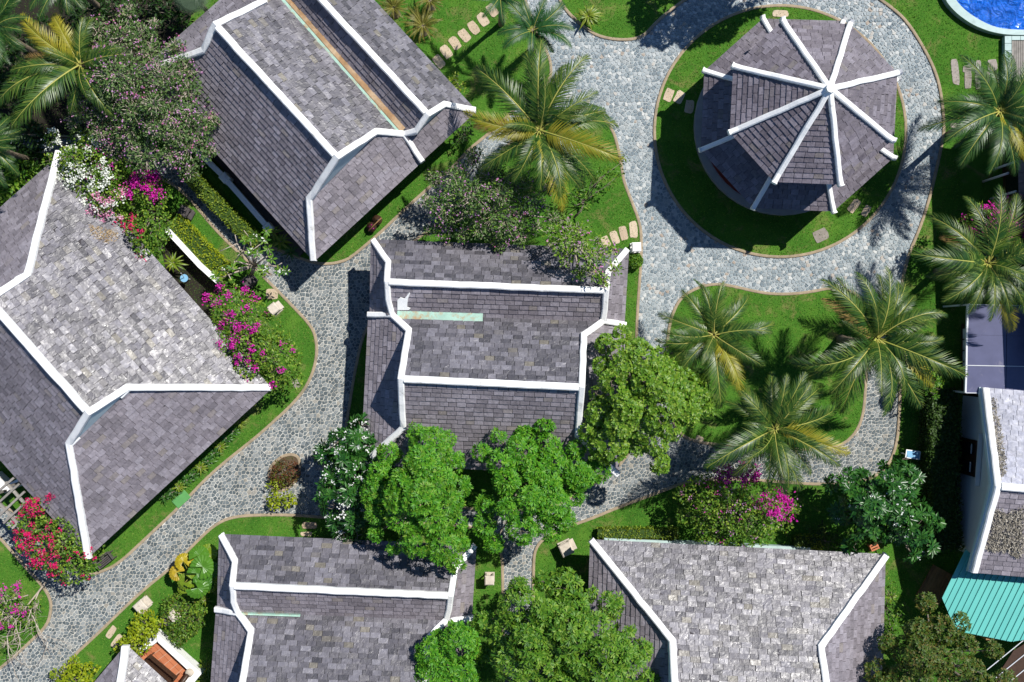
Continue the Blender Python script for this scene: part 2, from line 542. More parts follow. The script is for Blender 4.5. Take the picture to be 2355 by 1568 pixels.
def zone(nt):
    """1 where the path was laid in the paler stone (round the pavilion), 0 elsewhere"""
    g = nd(nt, 'ShaderNodeNewGeometry')
    s = nd(nt, 'ShaderNodeSeparateXYZ')
    nt.links.new(g.outputs['Position'], s.inputs[0])
    n = noise(nt, .5, 3, .6)
    def axis(out, a, b):
        ad = nd(nt, 'ShaderNodeMath', operation='MULTIPLY_ADD'); ad.inputs[1].default_value = 2.2
        nt.links.new(n, ad.inputs[0]); nt.links.new(out, ad.inputs[2])
        return maprange(nt, ad.outputs[0], a, b, 0, 1, True)
    x = axis(s.outputs[0], -1.5, 1.5); y = axis(s.outputs[1], -1.0, 2.0)
    mu = nd(nt, 'ShaderNodeMath', operation='MULTIPLY')
    nt.links.new(x, mu.inputs[0]); nt.links.new(y, mu.inputs[1])
    return mu.outputs[0]

def paving():
    m, nt, bsdf, out = node_mat('flagstone')
    r1 = ramp(nt, [(0, (.07, .09, .1)), (.4, (.115, .14, .15)), (.7, (.17, .195, .205)), (.92, (.27, .285, .28)), (1, (.27, .25, .21))])
    r2 = ramp(nt, [(0, (.14, .18, .205)), (.35, (.22, .265, .285)), (.7, (.3, .34, .355)), (.87, (.39, .42, .425)), (.95, (.52, .53, .51)), (.985, (.34, .29, .24)), (1, (.33, .27, .22))])
    rv = rnd(nt)
    nt.links.new(rv, r1.inputs[0]); nt.links.new(rv, r2.inputs[0])
    c = mixc(nt, r1.outputs[0], r2.outputs[0], zone(nt))
    f = maprange(nt, noise(nt, 9, 4, .7), .3, .7, .82, 1.18)
    g = nd(nt, 'ShaderNodeCombineXYZ')
    for i in range(3): nt.links.new(f, g.inputs[i])
    c = mixc(nt, c, g.outputs[0], 1, 'MULTIPLY')
    d = maprange(nt, noise(nt, .45, 4, .7), .55, .75, 0, .4)
    c = mixc(nt, c, (.34, .31, .26), d)
    nt.links.new(c, bsdf.inputs['Base Color'])
    bsdf.inputs['Roughness'].default_value = .7
    bsdf.inputs['Specular IOR Level'].default_value = .35
    b = nd(nt, 'ShaderNodeBump'); b.inputs['Strength'].default_value = .5; b.inputs['Distance'].default_value = .02
    nt.links.new(noise(nt, 12, 4, .7), b.inputs['Height'])
    nt.links.new(b.outputs[0], bsdf.inputs['Normal'])
    return m
def mortar():
    m, nt, bsdf, out = node_mat('path_mortar')
    c1 = mixc(nt, (.46, .44, .38), (.6, .6, .56), maprange(nt, noise(nt, .7, 4, .6), .35, .65, 0, 1))
    c2 = mixc(nt, (.4, .43, .43), (.54, .57, .56), maprange(nt, noise(nt, .7, 4, .6), .35, .65, 0, 1))
    c = mixc(nt, c1, c2, zone(nt))
    f = maprange(nt, noise(nt, 11, 4, .7), .3, .7, .8, 1.15)
    g = nd(nt, 'ShaderNodeCombineXYZ')
    for i in range(3): nt.links.new(f, g.inputs[i])
    c = mixc(nt, c, g.outputs[0], 1, 'MULTIPLY')
    d = maprange(nt, noise(nt, .4, 4, .7), .58, .75, 0, .5)
    c = mixc(nt, c, (.4, .32, .22), d)
    nt.links.new(c, bsdf.inputs['Base Color'])
    bsdf.inputs['Roughness'].default_value = .95
    bsdf.inputs['Specular IOR Level'].default_value = .1
    return m
M['paving'] = paving(); M['mortar'] = mortar()

pb = MB()
x0, y0 = W(-420, -420).xy; x1, y1 = W(2900, 1900).xy
pb.add([(x0, y1, 0), (x1, y1, 0), (x1, y0, 0), (x0, y0, 0)], [(0, 1, 2, 3)])
path = struct(pb.build('path', M['mortar']))

# crazy paving: one closed stone for every cell of a loose point field
def cells(bx0, by0, bx1, by1, step, rng):
    nx = int((bx1 - bx0) / step) + 1; ny = int((by1 - by0) / (step * .92)) + 1
    gx, gy = np.meshgrid(np.arange(nx), np.arange(ny))
    px = bx0 + (gx + .5 * (gy % 2) + rng.uniform(-.42, .42, gx.shape)) * step
    py = by0 + (gy + rng.uniform(-.42, .42, gx.shape)) * step * .92
    return px.ravel(), py.ravel()

def in_path(px, py):
    ok = np.ones(px.shape, bool)
    for k, poly in LAWN_W.items():
        ok &= ~inside(px, py, poly)
    return ok

rng = np.random.default_rng(3)
STEP = .182
fx, fy = cells(*W(-40, 1610).xy, *W(2200, -40).xy, STEP, rng)
keep = in_path(fx, fy)
near = keep.copy()
for k, poly in LAWN_W.items():
    near |= edge_dist(fx, fy, poly) < .9
fx, fy, keep = fx[near], fy[near], keep[near]
vs, es, fs, ov, oe, of = geometry.delaunay_2d_cdt([Vector((a, b)) for a, b in zip(fx, fy)], [], [], 0, 1e-6)
T = np.array(fs); P = np.array([(v.x, v.y) for v in vs])
A, B, C = P[T[:, 0]], P[T[:, 1]], P[T[:, 2]]
D = 2 * (A[:, 0] * (B[:, 1] - C[:, 1]) + B[:, 0] * (C[:, 1] - A[:, 1]) + C[:, 0] * (A[:, 1] - B[:, 1]))
D[np.abs(D) < 1e-9] = 1e-9
a2, b2, c2 = (A ** 2).sum(1), (B ** 2).sum(1), (C ** 2).sum(1)
CC = np.stack([(a2 * (B[:, 1] - C[:, 1]) + b2 * (C[:, 1] - A[:, 1]) + c2 * (A[:, 1] - B[:, 1])) / D,
               (a2 * (C[:, 0] - B[:, 0]) + b2 * (A[:, 0] - C[:, 0]) + c2 * (B[:, 0] - A[:, 0])) / D], 1)
around = [[] for _ in range(len(P))]
for t, tri in enumerate(T):
    for i in tri: around[i].append(t)
kp = in_path(P[:, 0], P[:, 1])
stones = []
for i in range(len(P)):
    if not kp[i] or len(around[i]) < 3: continue
    q = CC[around[i]]
    if np.abs(q - P[i]).max() > STEP * 1.5: continue
    an = np.arctan2(q[:, 1] - P[i][1], q[:, 0] - P[i][0])
    q = q[np.argsort(an)]
    # drop very short sides
    q2 = [q[j] for j in range(len(q)) if np.hypot(*(q[j] - q[j - 1])) > .022]
    if len(q2) < 3: continue
    q = np.array(q2); c = q.mean(0)
    area = .5 * abs(np.dot(q[:, 0], np.roll(q[:, 1], 1)) - np.dot(q[:, 1], np.roll(q[:, 0], 1)))
    r = math.sqrt(area / math.pi)
    gap = rng.uniform(.008, .015)
    q = c + (q - c) * max(.5, 1 - gap / max(r * .8, .03)) * rng.uniform(.95, 1.0)
    stones.append((area, q, c))
stones = [s for s in stones if s[0] > .005]
def stone_solid(q, c, z):
    n = len(q); V = []
    tilt = rng.normal(0, .03, 2)
    ins = c + (q - c) * .93
    for p in q: V.append((p[0], p[1], .001))
    for p in q: V.append((p[0], p[1], z - .008 + float((p - c) @ tilt)))
    for p in ins: V.append((p[0], p[1], z + float((p - c) @ tilt)))
    F = [tuple(range(2 * n, 3 * n))]
    for k in (0, n):
        for i in range(n):
            j = (i + 1) % n
            F.append((k + i, k + j, k + n + j, k + n + i))
    return V, F
# the 300 that show largest are parts of their own, the others one mass
def shows(s):
    u = s[2][0] * PPM + CU; v = -s[2][1] * PPM + CV
    return 10 < u < 2340 and 10 < v < 1560
HID = [plan([(840, 560), (1440, 575), (1420, 1150), (1560, 1100), (1540, 760), (1660, 760), (1660, 1110), (1300, 1180), (720, 1180), (725, 960), (835, 960)])]
order = sorted(range(len(stones)), key=lambda i: -stones[i][0])
big = []
for i in order:
    if len(big) == 300: break
    c = stones[i][2]
    if shows(stones[i]) and not any(inside(np.array([c[0]]), np.array([c[1]]), h)[0] for h in HID):
        big.append(i)
bigset = set(big)
for i in big:
    V, F = stone_solid(stones[i][1], stones[i][2], rng.uniform(.022, .034))
    link('paving_stone', mesh_py('paving_stone', V, F), path, M['paving'])
mb = MB()
for i, s in enumerate(stones):
    if i in bigset: continue
    mb.add(*stone_solid(s[1], s[2], rng.uniform(.02, .034)))
o = link('paving_stones', mesh_py('paving_stones', mb.v, mb.f), path, M['paving'])
o['kind'] = 'stuff'

lawn_names = {}
for k, poly in LAWN_W.items():
    b = MB(); b.prism(poly, -.05, .055 if k != 'Q' else .05)
    lawn = struct(b.build('lawn' if k != 'Q' else 'planting_bed', M['lawn'] if k != 'Q' else M['soil']))
    lawn_names[k] = lawn
    b = MB()
    kw = .07
    b.sweep([(x, y, 0) for x, y in poly], [(-kw, -.03), (kw, -.03), (kw, .07), (kw - .03, .085), (-kw + .03, .085), (-kw, .07)], closed=True)
    struct(b.build('kerb', M['kerb']))

# short grass on the lawns: single blades, nobody could count them
M['grass'] = surf('grass_blade', [(.028, .11, .012), (.055, .19, .018), (.095, .255, .025), (.14, .29, .034), (.25, .3, .07)], rough=.7, spec=.2, trans=.25)
gr = np.random.default_rng(11)
n = 330000
gx = gr.uniform(W(-10, 0).x, W(2364, 0).x, n); gy = gr.uniform(W(0, 1578).y, W(0, -10).y, n)
ok = np.zeros(n, bool)
for k, poly in LAWN_W.items():
    if k == 'Q': continue
    ok |= inside(gx, gy, poly) & (edge_dist(gx, gy, poly) > .06)
for fp in [[(160, 380), (600, 890), (210, 1250), (-150, 800)], [(370, 170), (720, 20), (1060, 260), (730, 570)], [(900, 610), (1400, 620), (1390, 1030), (880, 1030)],
           [(530, 1270), (1050, 1290), (1050, 1700), (530, 1700)], [(1390, 1270), (2000, 1300), (2000, 1700), (1390, 1700)], [(2210, 250), (2400, 250), (2400, 1568), (2200, 1568)], [(2150, -10), (2400, -10), (2400, 80), (2260, 75)]]:
    ok &= ~inside(gx, gy, plan(fp))
gx, gy = gx[ok], gy[ok]
n = len(gx)
an = gr.uniform(0, 2 * math.pi, n); L = gr.uniform(.05, .11, n); w = gr.uniform(.014, .026, n)
lean = gr.uniform(.25, 1.3, n)
dx, dy = np.cos(an), np.sin(an)
base = np.stack([gx, gy, np.full(n, .05)], 1)
side = np.stack([-dy, dx, np.zeros(n)], 1) * w[:, None]
tip = base + np.stack([dx * np.sin(lean), dy * np.sin(lean), np.cos(lean)], 1) * L[:, None]
V = np.stack([base - side, base + side, tip], 1).reshape(-1, 3)
F = np.arange(3 * n).reshape(-1, 3)
g = link('grass', mesh_np('grass', V, [F]), None, M['grass'])
tag(g, 'short green mown grass covering the lawns between the paths', 'grass', kind='stuff')

# stepping stones set in the lawns
def stepping(lawn, u, v, lu, lv, ang, mat='step', rnd_=.12, z=.055, seed=0):
    r = random.Random(seed + int(u * 7 + v * 13))
    c = W(u, v)
    pts = []
    a0 = -math.radians(ang)
    N = 14
    for i in range(N):
        t = 2 * math.pi * i / N
        # super-ellipse with a broken outline
        e = .42
        x = math.copysign(abs(math.cos(t)) ** e, math.cos(t)) * lu / 2 / PPM
        y = math.copysign(abs(math.sin(t)) ** e, math.sin(t)) * lv / 2 / PPM
        s = 1 + r.uniform(-rnd_, rnd_) * .6
        x *= s; y *= s
        pts.append((c.x + x * math.cos(a0) - y * math.sin(a0), c.y + x * math.sin(a0) + y * math.cos(a0)))
    b = MB(); b.prism(pts, .03, z + .025 + r.uniform(-.005, .008))
    return b.build('stepping_stone', M[mat], lawn_names[lawn])
for i, (u, v, a) in enumerate([(1132, 25, -35), (1110, 46, -35), (1089, 65, -36), (1068, 83, -38), (1046, 100, -36), (1026, 120, -35), (1009, 142, -36)]):
    stepping('B', u, v, 20, 31, a)
for i, (u, v, a, lv) in enumerate([(1392, 556, -25, 26), (1413, 546, -20, 30), (1433, 536, -14, 34), (1456, 528, -4, 38)]):
    stepping('C', u, v, 18, lv, a)
for (u, v, a) in [(1537, 219, 22), (1561, 224, 26), (1584, 246, 8)]:
    stepping('P', u, v, 20, 30, a)
stepping('P', 1794, 32, 36, 16, 2); stepping('P', 1962, 474, 18, 34, 38); stepping('P', 1990, 485, 15, 27, 30); stepping('P', 1886, 541, 34, 28, -25, 'step_grey')
for (u, v, lu, lv, a) in [(257, 1452, 14, 30, 34), (269, 1472, 12, 34, 36)]:
    stepping('F', u, v, lu, lv, a)
stepping('F', 712, 1207, 34, 15, 0); stepping('F', 705, 1227, 26, 10, 0)
stepping('A', 626, 676, 27, 24, 0, 'step', .04)
stepping('A', 681, 881, 14, 22, -30, 'step_grey')
for (u, v, lu, lv, a) in [(2195, 167, 17, 58, -6), (2222, 160, 20, 16, 0), (2224, 185, 16, 40, 0), (2247, 155, 12, 30, 4), (2280, 150, 22, 26, -6), (2246, 187, 12, 36, -4), (2268, 182, 14, 34, 0), (2206, 290, 46, 12, 4), (2246, 288, 26, 12, 0)]:
    stepping('R', u, v, lu, lv, a, 'step_grey')
stepping('I', 1608, 1008, 18, 12, 20)

# ---------------------------------------------------------------- roofs
def clip_rect(poly, a0, a1, b0, b1):
    def cut(P, f, inter):
        out = []
        for i in range(len(P)):
            p, q = P[i - 1], P[i]
            ip, iq = f(p), f(q)
            if iq:
                if not ip: out.append(inter(p, q))
                out.append(q)
            elif ip:
                out.append(inter(p, q))
        return out
    def at(k, val):
        def g(p, q):
            t = (val - p[k]) / (q[k] - p[k])
            r = [p[0] + (q[0] - p[0]) * t, p[1] + (q[1] - p[1]) * t]
            r[k] = val
            return tuple(r)
        return g
    P = list(poly)
    for k, val, s in ((0, a0, 1), (0, a1, -1), (1, b0, 1), (1, b1, -1)):
        if not P: return P
        P = cut(P, (lambda p, k=k, val=val, s=s: (p[k] - val) * s >= 0), at(k, val))
    return P

TILE_W = (.38, .44, .5)
TILE_T = .046
COURSE = .255
_tile_mesh = {}
def tile_mesh(wi, mat):
    key = (wi, mat.name)
    if key not in _tile_mesh:
        w = TILE_W[wi] - .016; c = COURSE; g = .014
        V = [(0, g, 0), (w, g, 0), (w, c, -.004), (0, c, -.004),
             (.004, g, TILE_T), (w - .004, g, TILE_T), (w, c, .006), (0, c, .006)]
        F = [(4, 5, 6, 7), (0, 1, 5, 4), (1, 2, 6, 5), (3, 0, 4, 7), (2, 3, 7, 6)]
        me = mesh_py('tile', V, F)
        me.materials.append(mat)
        _tile_mesh[key] = me
    return _tile_mesh[key]

class Roof:
    """gathers slopes; every tile is a solid, the 300 that show largest become parts of their own"""
    def __init__(self, thing, mat='slate'):
        self.thing = thing
        self.full = []      # (score, matrix, wi, mat)
        self.rest = {}      # material -> MB
        self.deck = MB()
        self.mat = mat
        self.r = random.Random(len(thing.name) * 31 + int(abs(thing.location.x) * 10))
    def slope(self, pts, eave, mat=None, tilt=.035, course=COURSE, hide=()):
        """pts: 3d polygon; eave: (a, b) two points giving the direction of the courses, uphill from them"""
        mat = M[mat or self.mat]
        r = self.r
        cen = sum(pts, Vector()) / len(pts)
        # best plane by Newell
        n = Vector()
        for i in range(len(pts)):
            a, b = pts[i], pts[(i + 1) % len(pts)]
            n += Vector(((a.y - b.y) * (a.z + b.z), (a.z - b.z) * (a.x + b.x), (a.x - b.x) * (a.y + b.y)))
        n.normalize()
        if n.z < 0: n = -n
        e = eave[1] - eave[0]
        e = (e - n * e.dot(n)).normalized()
        s = n.cross(e)
        if s.z < 0:
            e = -e; s = -s
        org = eave[0] - n * (eave[0] - cen).dot(n)
        P = [((p - org).dot(e), (p - org).dot(s)) for p in pts]
        self.deck.slab([cen + (p - cen) - n * ((p - cen).dot(n)) - n * .02 for p in pts], .06)
        A = [p[0] for p in P]; B = [p[1] for p in P]
        nrow = int((max(B) - min(B)) / course) + 1
        mb = self.rest.setdefault(mat.name, (MB(), mat))[0]
        for j in range(nrow):
            b0 = min(B) + j * course; b1 = b0 + course
            a = min(A) - r.uniform(0, .45)
            while a < max(A):
                wi = r.choice((0, 1, 1, 2)); w = TILE_W[wi]
                a0, a1 = a, a + w
                a = a1
                cx = np.array([a0, a1, a1, a0]); cy = np.array([b0, b0, b1, b1])
                ins = inside(cx, cy, P)
                tl = (r.gauss(0, tilt), r.gauss(0, tilt)); lift = r.uniform(0, .006)
                if ins.all() and abs(course - COURSE) < 1e-6:
                    X = Matrix((( e.x, s.x, n.x, 0), (e.y, s.y, n.y, 0), (e.z, s.z, n.z, 0), (0, 0, 0, 1)))
                    o3 = org + e * a0 + s * b0 + n * lift
                    mtx = Matrix.Translation(o3) @ X @ Matrix.Rotation(tl[0], 4, 'Y') @ Matrix.Rotation(tl[1] * .6, 4, 'X')
                    ctr = o3 + e * w * .5 + s * course * .5
                    f = 1 / (CAM_H - ctr.z)
                    u = ctr.x * f * CAM_H * PPM + CU; v = -ctr.y * f * CAM_H * PPM + CV
                    vis = 8 < u < 2346 and 8 < v < 1560 and not any(inside(np.array([u]), np.array([v]), h)[0] for h in hide)
                    self.full.append(((n.z * w + r.uniform(0, .05)) if vis else -1, mtx, wi, mat))
                    continue
                Q = clip_rect(P, a0, a1 - .016, b0 + .014, b1)
                if len(Q) < 3: continue
                ar = .5 * abs(sum(Q[i][0] * Q[i - 1][1] - Q[i - 1][0] * Q[i][1] for i in range(len(Q))))
                if ar < .003: continue
                sa = sum(Q[i - 1][0] * Q[i][1] - Q[i][0] * Q[i - 1][1] for i in range(len(Q)))
                if sa < 0: Q = Q[::-1]
                k = len(Q)
                top, bot = [], []
                for (qa, qb) in Q:
                    t = (qb - b0) / course
                    z = TILE_T * (1 - t) + .006 * t + lift + (qa - a0 - w / 2) * -tl[0] * .7
                    base = org + e * qa + s * qb
                    top.append(base + n * z); bot.append(base)
                mb.add(bot + top, [tuple(range(k, 2 * k))] + [(i, (i + 1) % k, k + (i + 1) % k, k + i) for i in range(k)])
    def finish(self, most=300):
        roof = self.deck.build('roof', M['sheath'], self.thing)
        self.full.sort(key=lambda t: -t[0])
        inv = world_of(roof).inverted()
        for k, (sc, mtx, wi, mat) in enumerate(self.full):
            me = tile_mesh(wi, mat)
            if k < most and sc > 0:
                o = bpy.data.objects.new('tile', me)
                COL.objects.link(o)
                o.parent = roof
                o.matrix_parent_inverse = inv
                o.matrix_basis = mtx
            else:
                mb = self.rest[mat.name][0]
                mb.add([mtx @ v.co for v in me.vertices], [tuple(p.vertices) for p in me.polygons])
        V, F, mats, mi = [], [], [], []
        for name, (mb, mat) in self.rest.items():
            n = len(V); V += mb.v
            F += [tuple(i + n for i in q) for q in mb.f]
            mi += [len(mats)] * len(mb.f); mats.append(mat)
        me = mesh_py('tiles', V, F)
        me.polygons.foreach_set('material_index', mi)
        o = link('tiles', me, roof, mats)
        o['kind'] = 'stuff'
        return roof

CAP = lambda w, hi=.14, lo=-.16: [(-w / 2, lo), (w / 2, lo), (w / 2, hi - .05), (w / 2 - .05, hi), (-w / 2 + .05, hi), (-w / 2, hi - .05)]
def cap(thing, pts, w=.3, name='ridge_cap', mat='plaster', hi=.14, lo=-.16, flare=True):
    r = random.Random(int(abs(pts[0].x) * 100 + abs(pts[-1].y) * 37))
    q = [pts[0]]
    for a, c in zip(pts, pts[1:]):
        k = max(1, int((c - a).length / .45))
        for i in range(1, k + 1):
            p = lerp(a, c, i / k)
            if i < k: p = p + Vector((r.gauss(0, .008), r.gauss(0, .008), r.gauss(0, .01)))
            q.append(p)
    b = MB(); b.sweep(q, CAP(w, hi, lo))
    return b.build(name, M[mat], thing)

def lerp(a, b, t):
    return a + (b - a) * t

def body(thing, corners, inset, z1, mat='wall', openings=True):
    """four walls standing inside the eaves"""
    c = sum(corners, Vector()) / 4
    q = []
    for p in corners:
        d = Vector((p.x - c.x, p.y - c.y, 0))
        q.append(Vector((c.x, c.y, 0)) + d * (1 - inset / d.length * 1.35))
    for i in range(4):
        a, b = q[i], q[(i + 1) % 4]
        d = (b - a); L = d.length; ang = math.atan2(d.y, d.x)
        m = (a + b) / 2
        nrm = Vector((d.y, -d.x, 0)).normalized()
        if nrm.dot(Vector((m.x - c.x, m.y - c.y, 0))) < 0: nrm = -nrm
        w = MB(); w.box((m.x, m.y, z1 / 2), L - .2, .2, z1, ang)
        wall = w.build('wall', M[mat], thing)
        if openings:
            t = d.normalized()
            for f in (.25, .5, .75):
                p = a + d * f + nrm * .1
                wide, hi, zc = (1.1, 2.1, 1.06) if f == .5 else (1.0, 1.2, 1.5)
                k = MB(); k.box((p.x, p.y, zc), wide, .08, hi, ang)
                fr = k.build('door' if f == .5 else 'window', M['wood'], wall)
                if f != .5:
                    for s in (-.25, .25):
                        g = p + t * s * wide * .9 + nrm * .045
                        k = MB(); k.box((g.x, g.y, zc), wide * .4, .02, hi * .84, ang)
                        k.build('pane', M['glass'], thing)
    return q

HE, HR1, HV, HR2 = 2.7, 4.4, 3.4, 5.8
def twin_house(name, label, P, gut, capmat='plaster', hide=()):
    """front roof (1) and main roof (2) side by side with a gutter between, both hipped under small gables"""
    V = {}
    for k in ('c1L', 'c1R', 'c2L', 'c2R', 'sL', 'sR'): V[k] = W(*P[k], HE)
    for k in ('r1L', 'r1R'): V[k] = W(*P[k], HR1)
    for k in ('r2L', 'r2R'): V[k] = W(*P[k], HR2)
    for k in ('vL', 'vR'): V[k] = W(*P[k], HV)
    p1 = plane_of(V['c1L'], V['c1R'], (V['r1L'] + V['r1R']) / 2)
    p2 = plane_of(V['vL'], V['vR'], (V['r1L'] + V['r1R']) / 2)
    p3 = plane_of(V['vL'], V['vR'], (V['r2L'] + V['r2R']) / 2)
    p4 = plane_of(V['c2L'], V['c2R'], (V['r2L'] + V['r2R']) / 2)
    for k, pl in (('g1Ln', p1), ('g1Rn', p1), ('g1Ls', p2), ('g1Rs', p2), ('g2Ln', p3), ('g2Rn', p3), ('g2Ls', p4), ('g2Rs', p4)):
        V[k] = ray_plane(*P[k], *pl)
    base = (V['c1L'] + V['c1R'] + V['c2L'] + V['c2R']) / 4
    th = empty(name, (base.x, base.y, 0), label, 'house')
    g = lambda *ks: [V[k] for k in ks]
    R = Roof(th)
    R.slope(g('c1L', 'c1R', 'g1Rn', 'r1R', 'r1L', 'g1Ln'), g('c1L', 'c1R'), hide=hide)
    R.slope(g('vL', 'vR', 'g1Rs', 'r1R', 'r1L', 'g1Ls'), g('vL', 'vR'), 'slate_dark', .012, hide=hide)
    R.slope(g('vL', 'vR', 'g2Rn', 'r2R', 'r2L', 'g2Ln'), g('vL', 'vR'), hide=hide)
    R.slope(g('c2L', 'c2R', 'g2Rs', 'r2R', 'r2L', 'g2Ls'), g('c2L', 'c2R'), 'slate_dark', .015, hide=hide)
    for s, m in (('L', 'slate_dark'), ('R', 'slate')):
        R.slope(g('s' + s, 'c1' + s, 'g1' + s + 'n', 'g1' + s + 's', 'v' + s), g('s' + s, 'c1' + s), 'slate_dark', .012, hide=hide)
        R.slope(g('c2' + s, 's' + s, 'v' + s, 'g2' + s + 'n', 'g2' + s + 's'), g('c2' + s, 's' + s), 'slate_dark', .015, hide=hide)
    R.finish()
    up = Vector((0, 0, .05))
    for s in 'LR':
        cap(th, [p + up for p in g('c1' + s, 'g1' + s + 'n', 'r1' + s, 'g1' + s + 's', 'v' + s)], .27, 'hip_cap', capmat)
        cap(th, [p + up * 1.6 for p in g('s' + s, 'v' + s)], .26, 'hip_cap', capmat)
        cap(th, [p + up * 1.3 for p in g('v' + s, 'g2' + s + 'n', 'r2' + s, 'g2' + s + 's', 'c2' + s)], .29, 'hip_cap', capmat)
        for a, b, c in (('g1' + s + 'n', 'r1' + s, 'g1' + s + 's'), ('g2' + s + 'n', 'r2' + s, 'g2' + s + 's')):
            o_ = (V['s' + s] - base); o_.z = 0; o_.normalize()
            k = MB()
            A, B_, C_ = V[a] + o_ * .08, V[b] + o_ * .08 - Vector((0, 0, .1)), V[c] + o_ * .08
            k.slab([A, B_, C_], .07)
            k.build('gable', M['gable'], th)
    d = (V['r1R'] - V['r1L']).normalized() * .12
    cap(th, [V['r1L'] + d + up, V['r1R'] - d + up], .3, 'ridge_cap', capmat)
    d = (V['r2R'] - V['r2L']).normalized() * .14
    cap(th, [V['r2L'] + d + up, V['r2R'] - d + up], .32, 'ridge_cap', capmat)
    # the gutter lies in the valley
    a, b = lerp(V['vL'], V['vR'], gut[0]), lerp(V['vL'], V['vR'], gut[1])
    k = MB(); w = gut[2]
    k.sweep([a, b], [(-w / 2, -.03), (w / 2, .02), (w / 2, .21), (w / 2 - .05, .18), (-w / 2 + .05, .18), (-w / 2, .21)])
    go = k.build('gutter', M['gutter_paint'], th)
    if gut[3]:
        k = MB()
        k.sweep([lerp(a, b, i / 12) + Vector((0, 0, .004 * (i % 2))) for i in range(13)], [(-w * .26 - .1, .17), (w * .26 - .1, .17), (w * .2 - .1, .205), (-w * .2 - .1, .205)])
        k.build('rust_bed', M['gutter_rust'], go)
    body(th, g('c1L', 'c1R', 'c2R', 'c2L'), .75, 2.55)
    return th, V

def single_house(name, label, P, he=2.7, hr=6.6, capmat='plaster', hide=()):
    V = {}
    for k in ('cFL', 'cFR', 'cBL', 'cBR'): V[k] = W(*P[k], he)
    for k in ('rL', 'rR'): V[k] = W(*P[k], hr)
    pF = plane_of(V['cFL'], V['cFR'], (V['rL'] + V['rR']) / 2)
    pB = plane_of(V['cBL'], V['cBR'], (V['rL'] + V['rR']) / 2)
    for k, pl in (('gFL', pF), ('gFR', pF), ('gBL', pB), ('gBR', pB)):
        V[k] = ray_plane(*P[k], *pl)
    base = (V['cFL'] + V['cFR'] + V['cBL'] + V['cBR']) / 4
    th = empty(name, (base.x, base.y, 0), label, 'house')
    g = lambda *ks: [V[k] for k in ks]
    R = Roof(th)
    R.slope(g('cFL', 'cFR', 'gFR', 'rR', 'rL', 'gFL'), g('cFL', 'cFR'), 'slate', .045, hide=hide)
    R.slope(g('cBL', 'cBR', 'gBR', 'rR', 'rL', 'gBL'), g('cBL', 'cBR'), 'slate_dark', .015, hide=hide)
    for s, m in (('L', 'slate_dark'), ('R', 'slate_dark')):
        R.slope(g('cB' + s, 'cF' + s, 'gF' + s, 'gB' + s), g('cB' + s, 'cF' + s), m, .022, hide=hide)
    R.finish()
    up = Vector((0, 0, .06))
    for s in 'LR':
        cap(th, [p + up for p in g('cF' + s, 'gF' + s, 'r' + s, 'gB' + s, 'cB' + s)], .3, 'hip_cap', capmat)
        o_ = V['r' + s] - (V['rL'] + V['rR']) / 2; o_.z = 0; o_.normalize()
        k = MB(); k.slab([V['gF' + s] + o_ * .1, V['r' + s] + o_ * .1 - Vector((0, 0, .1)), V['gB' + s] + o_ * .1], .07)
        k.build('gable', M['gable'], th)
        for q in ('F', 'B'):
            # short plaster stub at the foot of each rake
            a = V['g' + q + s] + o_ * .12; dn = ((V['gB' + s] if q == 'F' else V['gF' + s]) - V['g' + q + s]).normalized()
            k = MB(); k.sweep([a + dn * .05 + Vector((0, 0, .0)), a + dn * .55], CAP(.12, .12, -.1))
            k.build('rake_foot', M[capmat], th)
    d = (V['rR'] - V['rL']).normalized() * .14
    cap(th, [V['rL'] + d + up, V['rR'] - d + up], .32, 'ridge_cap', capmat)
    body(th, g('cFL', 'cFR', 'cBR', 'cBL'), .8, he - .15)
    return th, V

hB = twin_house('slate_house', 'twin-ridged grey slate roofed house with a long rusty gutter between its roofs', dict(
    c1L=(693, -180), c1R=(1094, 254), g1Ln=(667, -145), g1Rn=(1023, 240), r1L=(640, -107), r1R=(983, 264), g1Ls=(600, -83), g1Rs=(956, 302),
    vL=(606, -60), vR=(929, 309), sL=(573, -66), sR=(972, 373), g2Ln=(607, 4), g2Rn=(865, 303), r2L=(496, 58), r2R=(775, 362), g2Ls=(468, 117), g2Rs=(711, 458),
    c2L=(330, 166), c2R=(721, 600)), (.02, .985, .66, True))
hC = twin_house('slate_house', 'twin-ridged slate house between the palm lawn and the cobbled path, tree shadows on its roof', dict(
    c1L=(857, 551), c1R=(1442, 573), g1Ln=(893, 602), g1Rn=(1397, 626), r1L=(890, 648), r1R=(1393, 668), g1Ls=(893, 690), g1Rs=(1390, 712),
    vL=(902, 724), vR=(1386, 738), sL=(845, 723), sR=(1439, 747), g2Ln=(940, 758), g2Rn=(1342, 769), r2L=(922, 871), r2R=(1337, 890), g2Ls=(927, 983), g2Rs=(1328, 1001),
    c2L=(832, 1068), c2R=(1421, 1092)), (.025, .43, .5, False), hide=[[(870, 970), (1420, 970), (1420, 1100), (850, 1100)], [(960, 540), (1440, 540), (1440, 640), (960, 640)]])
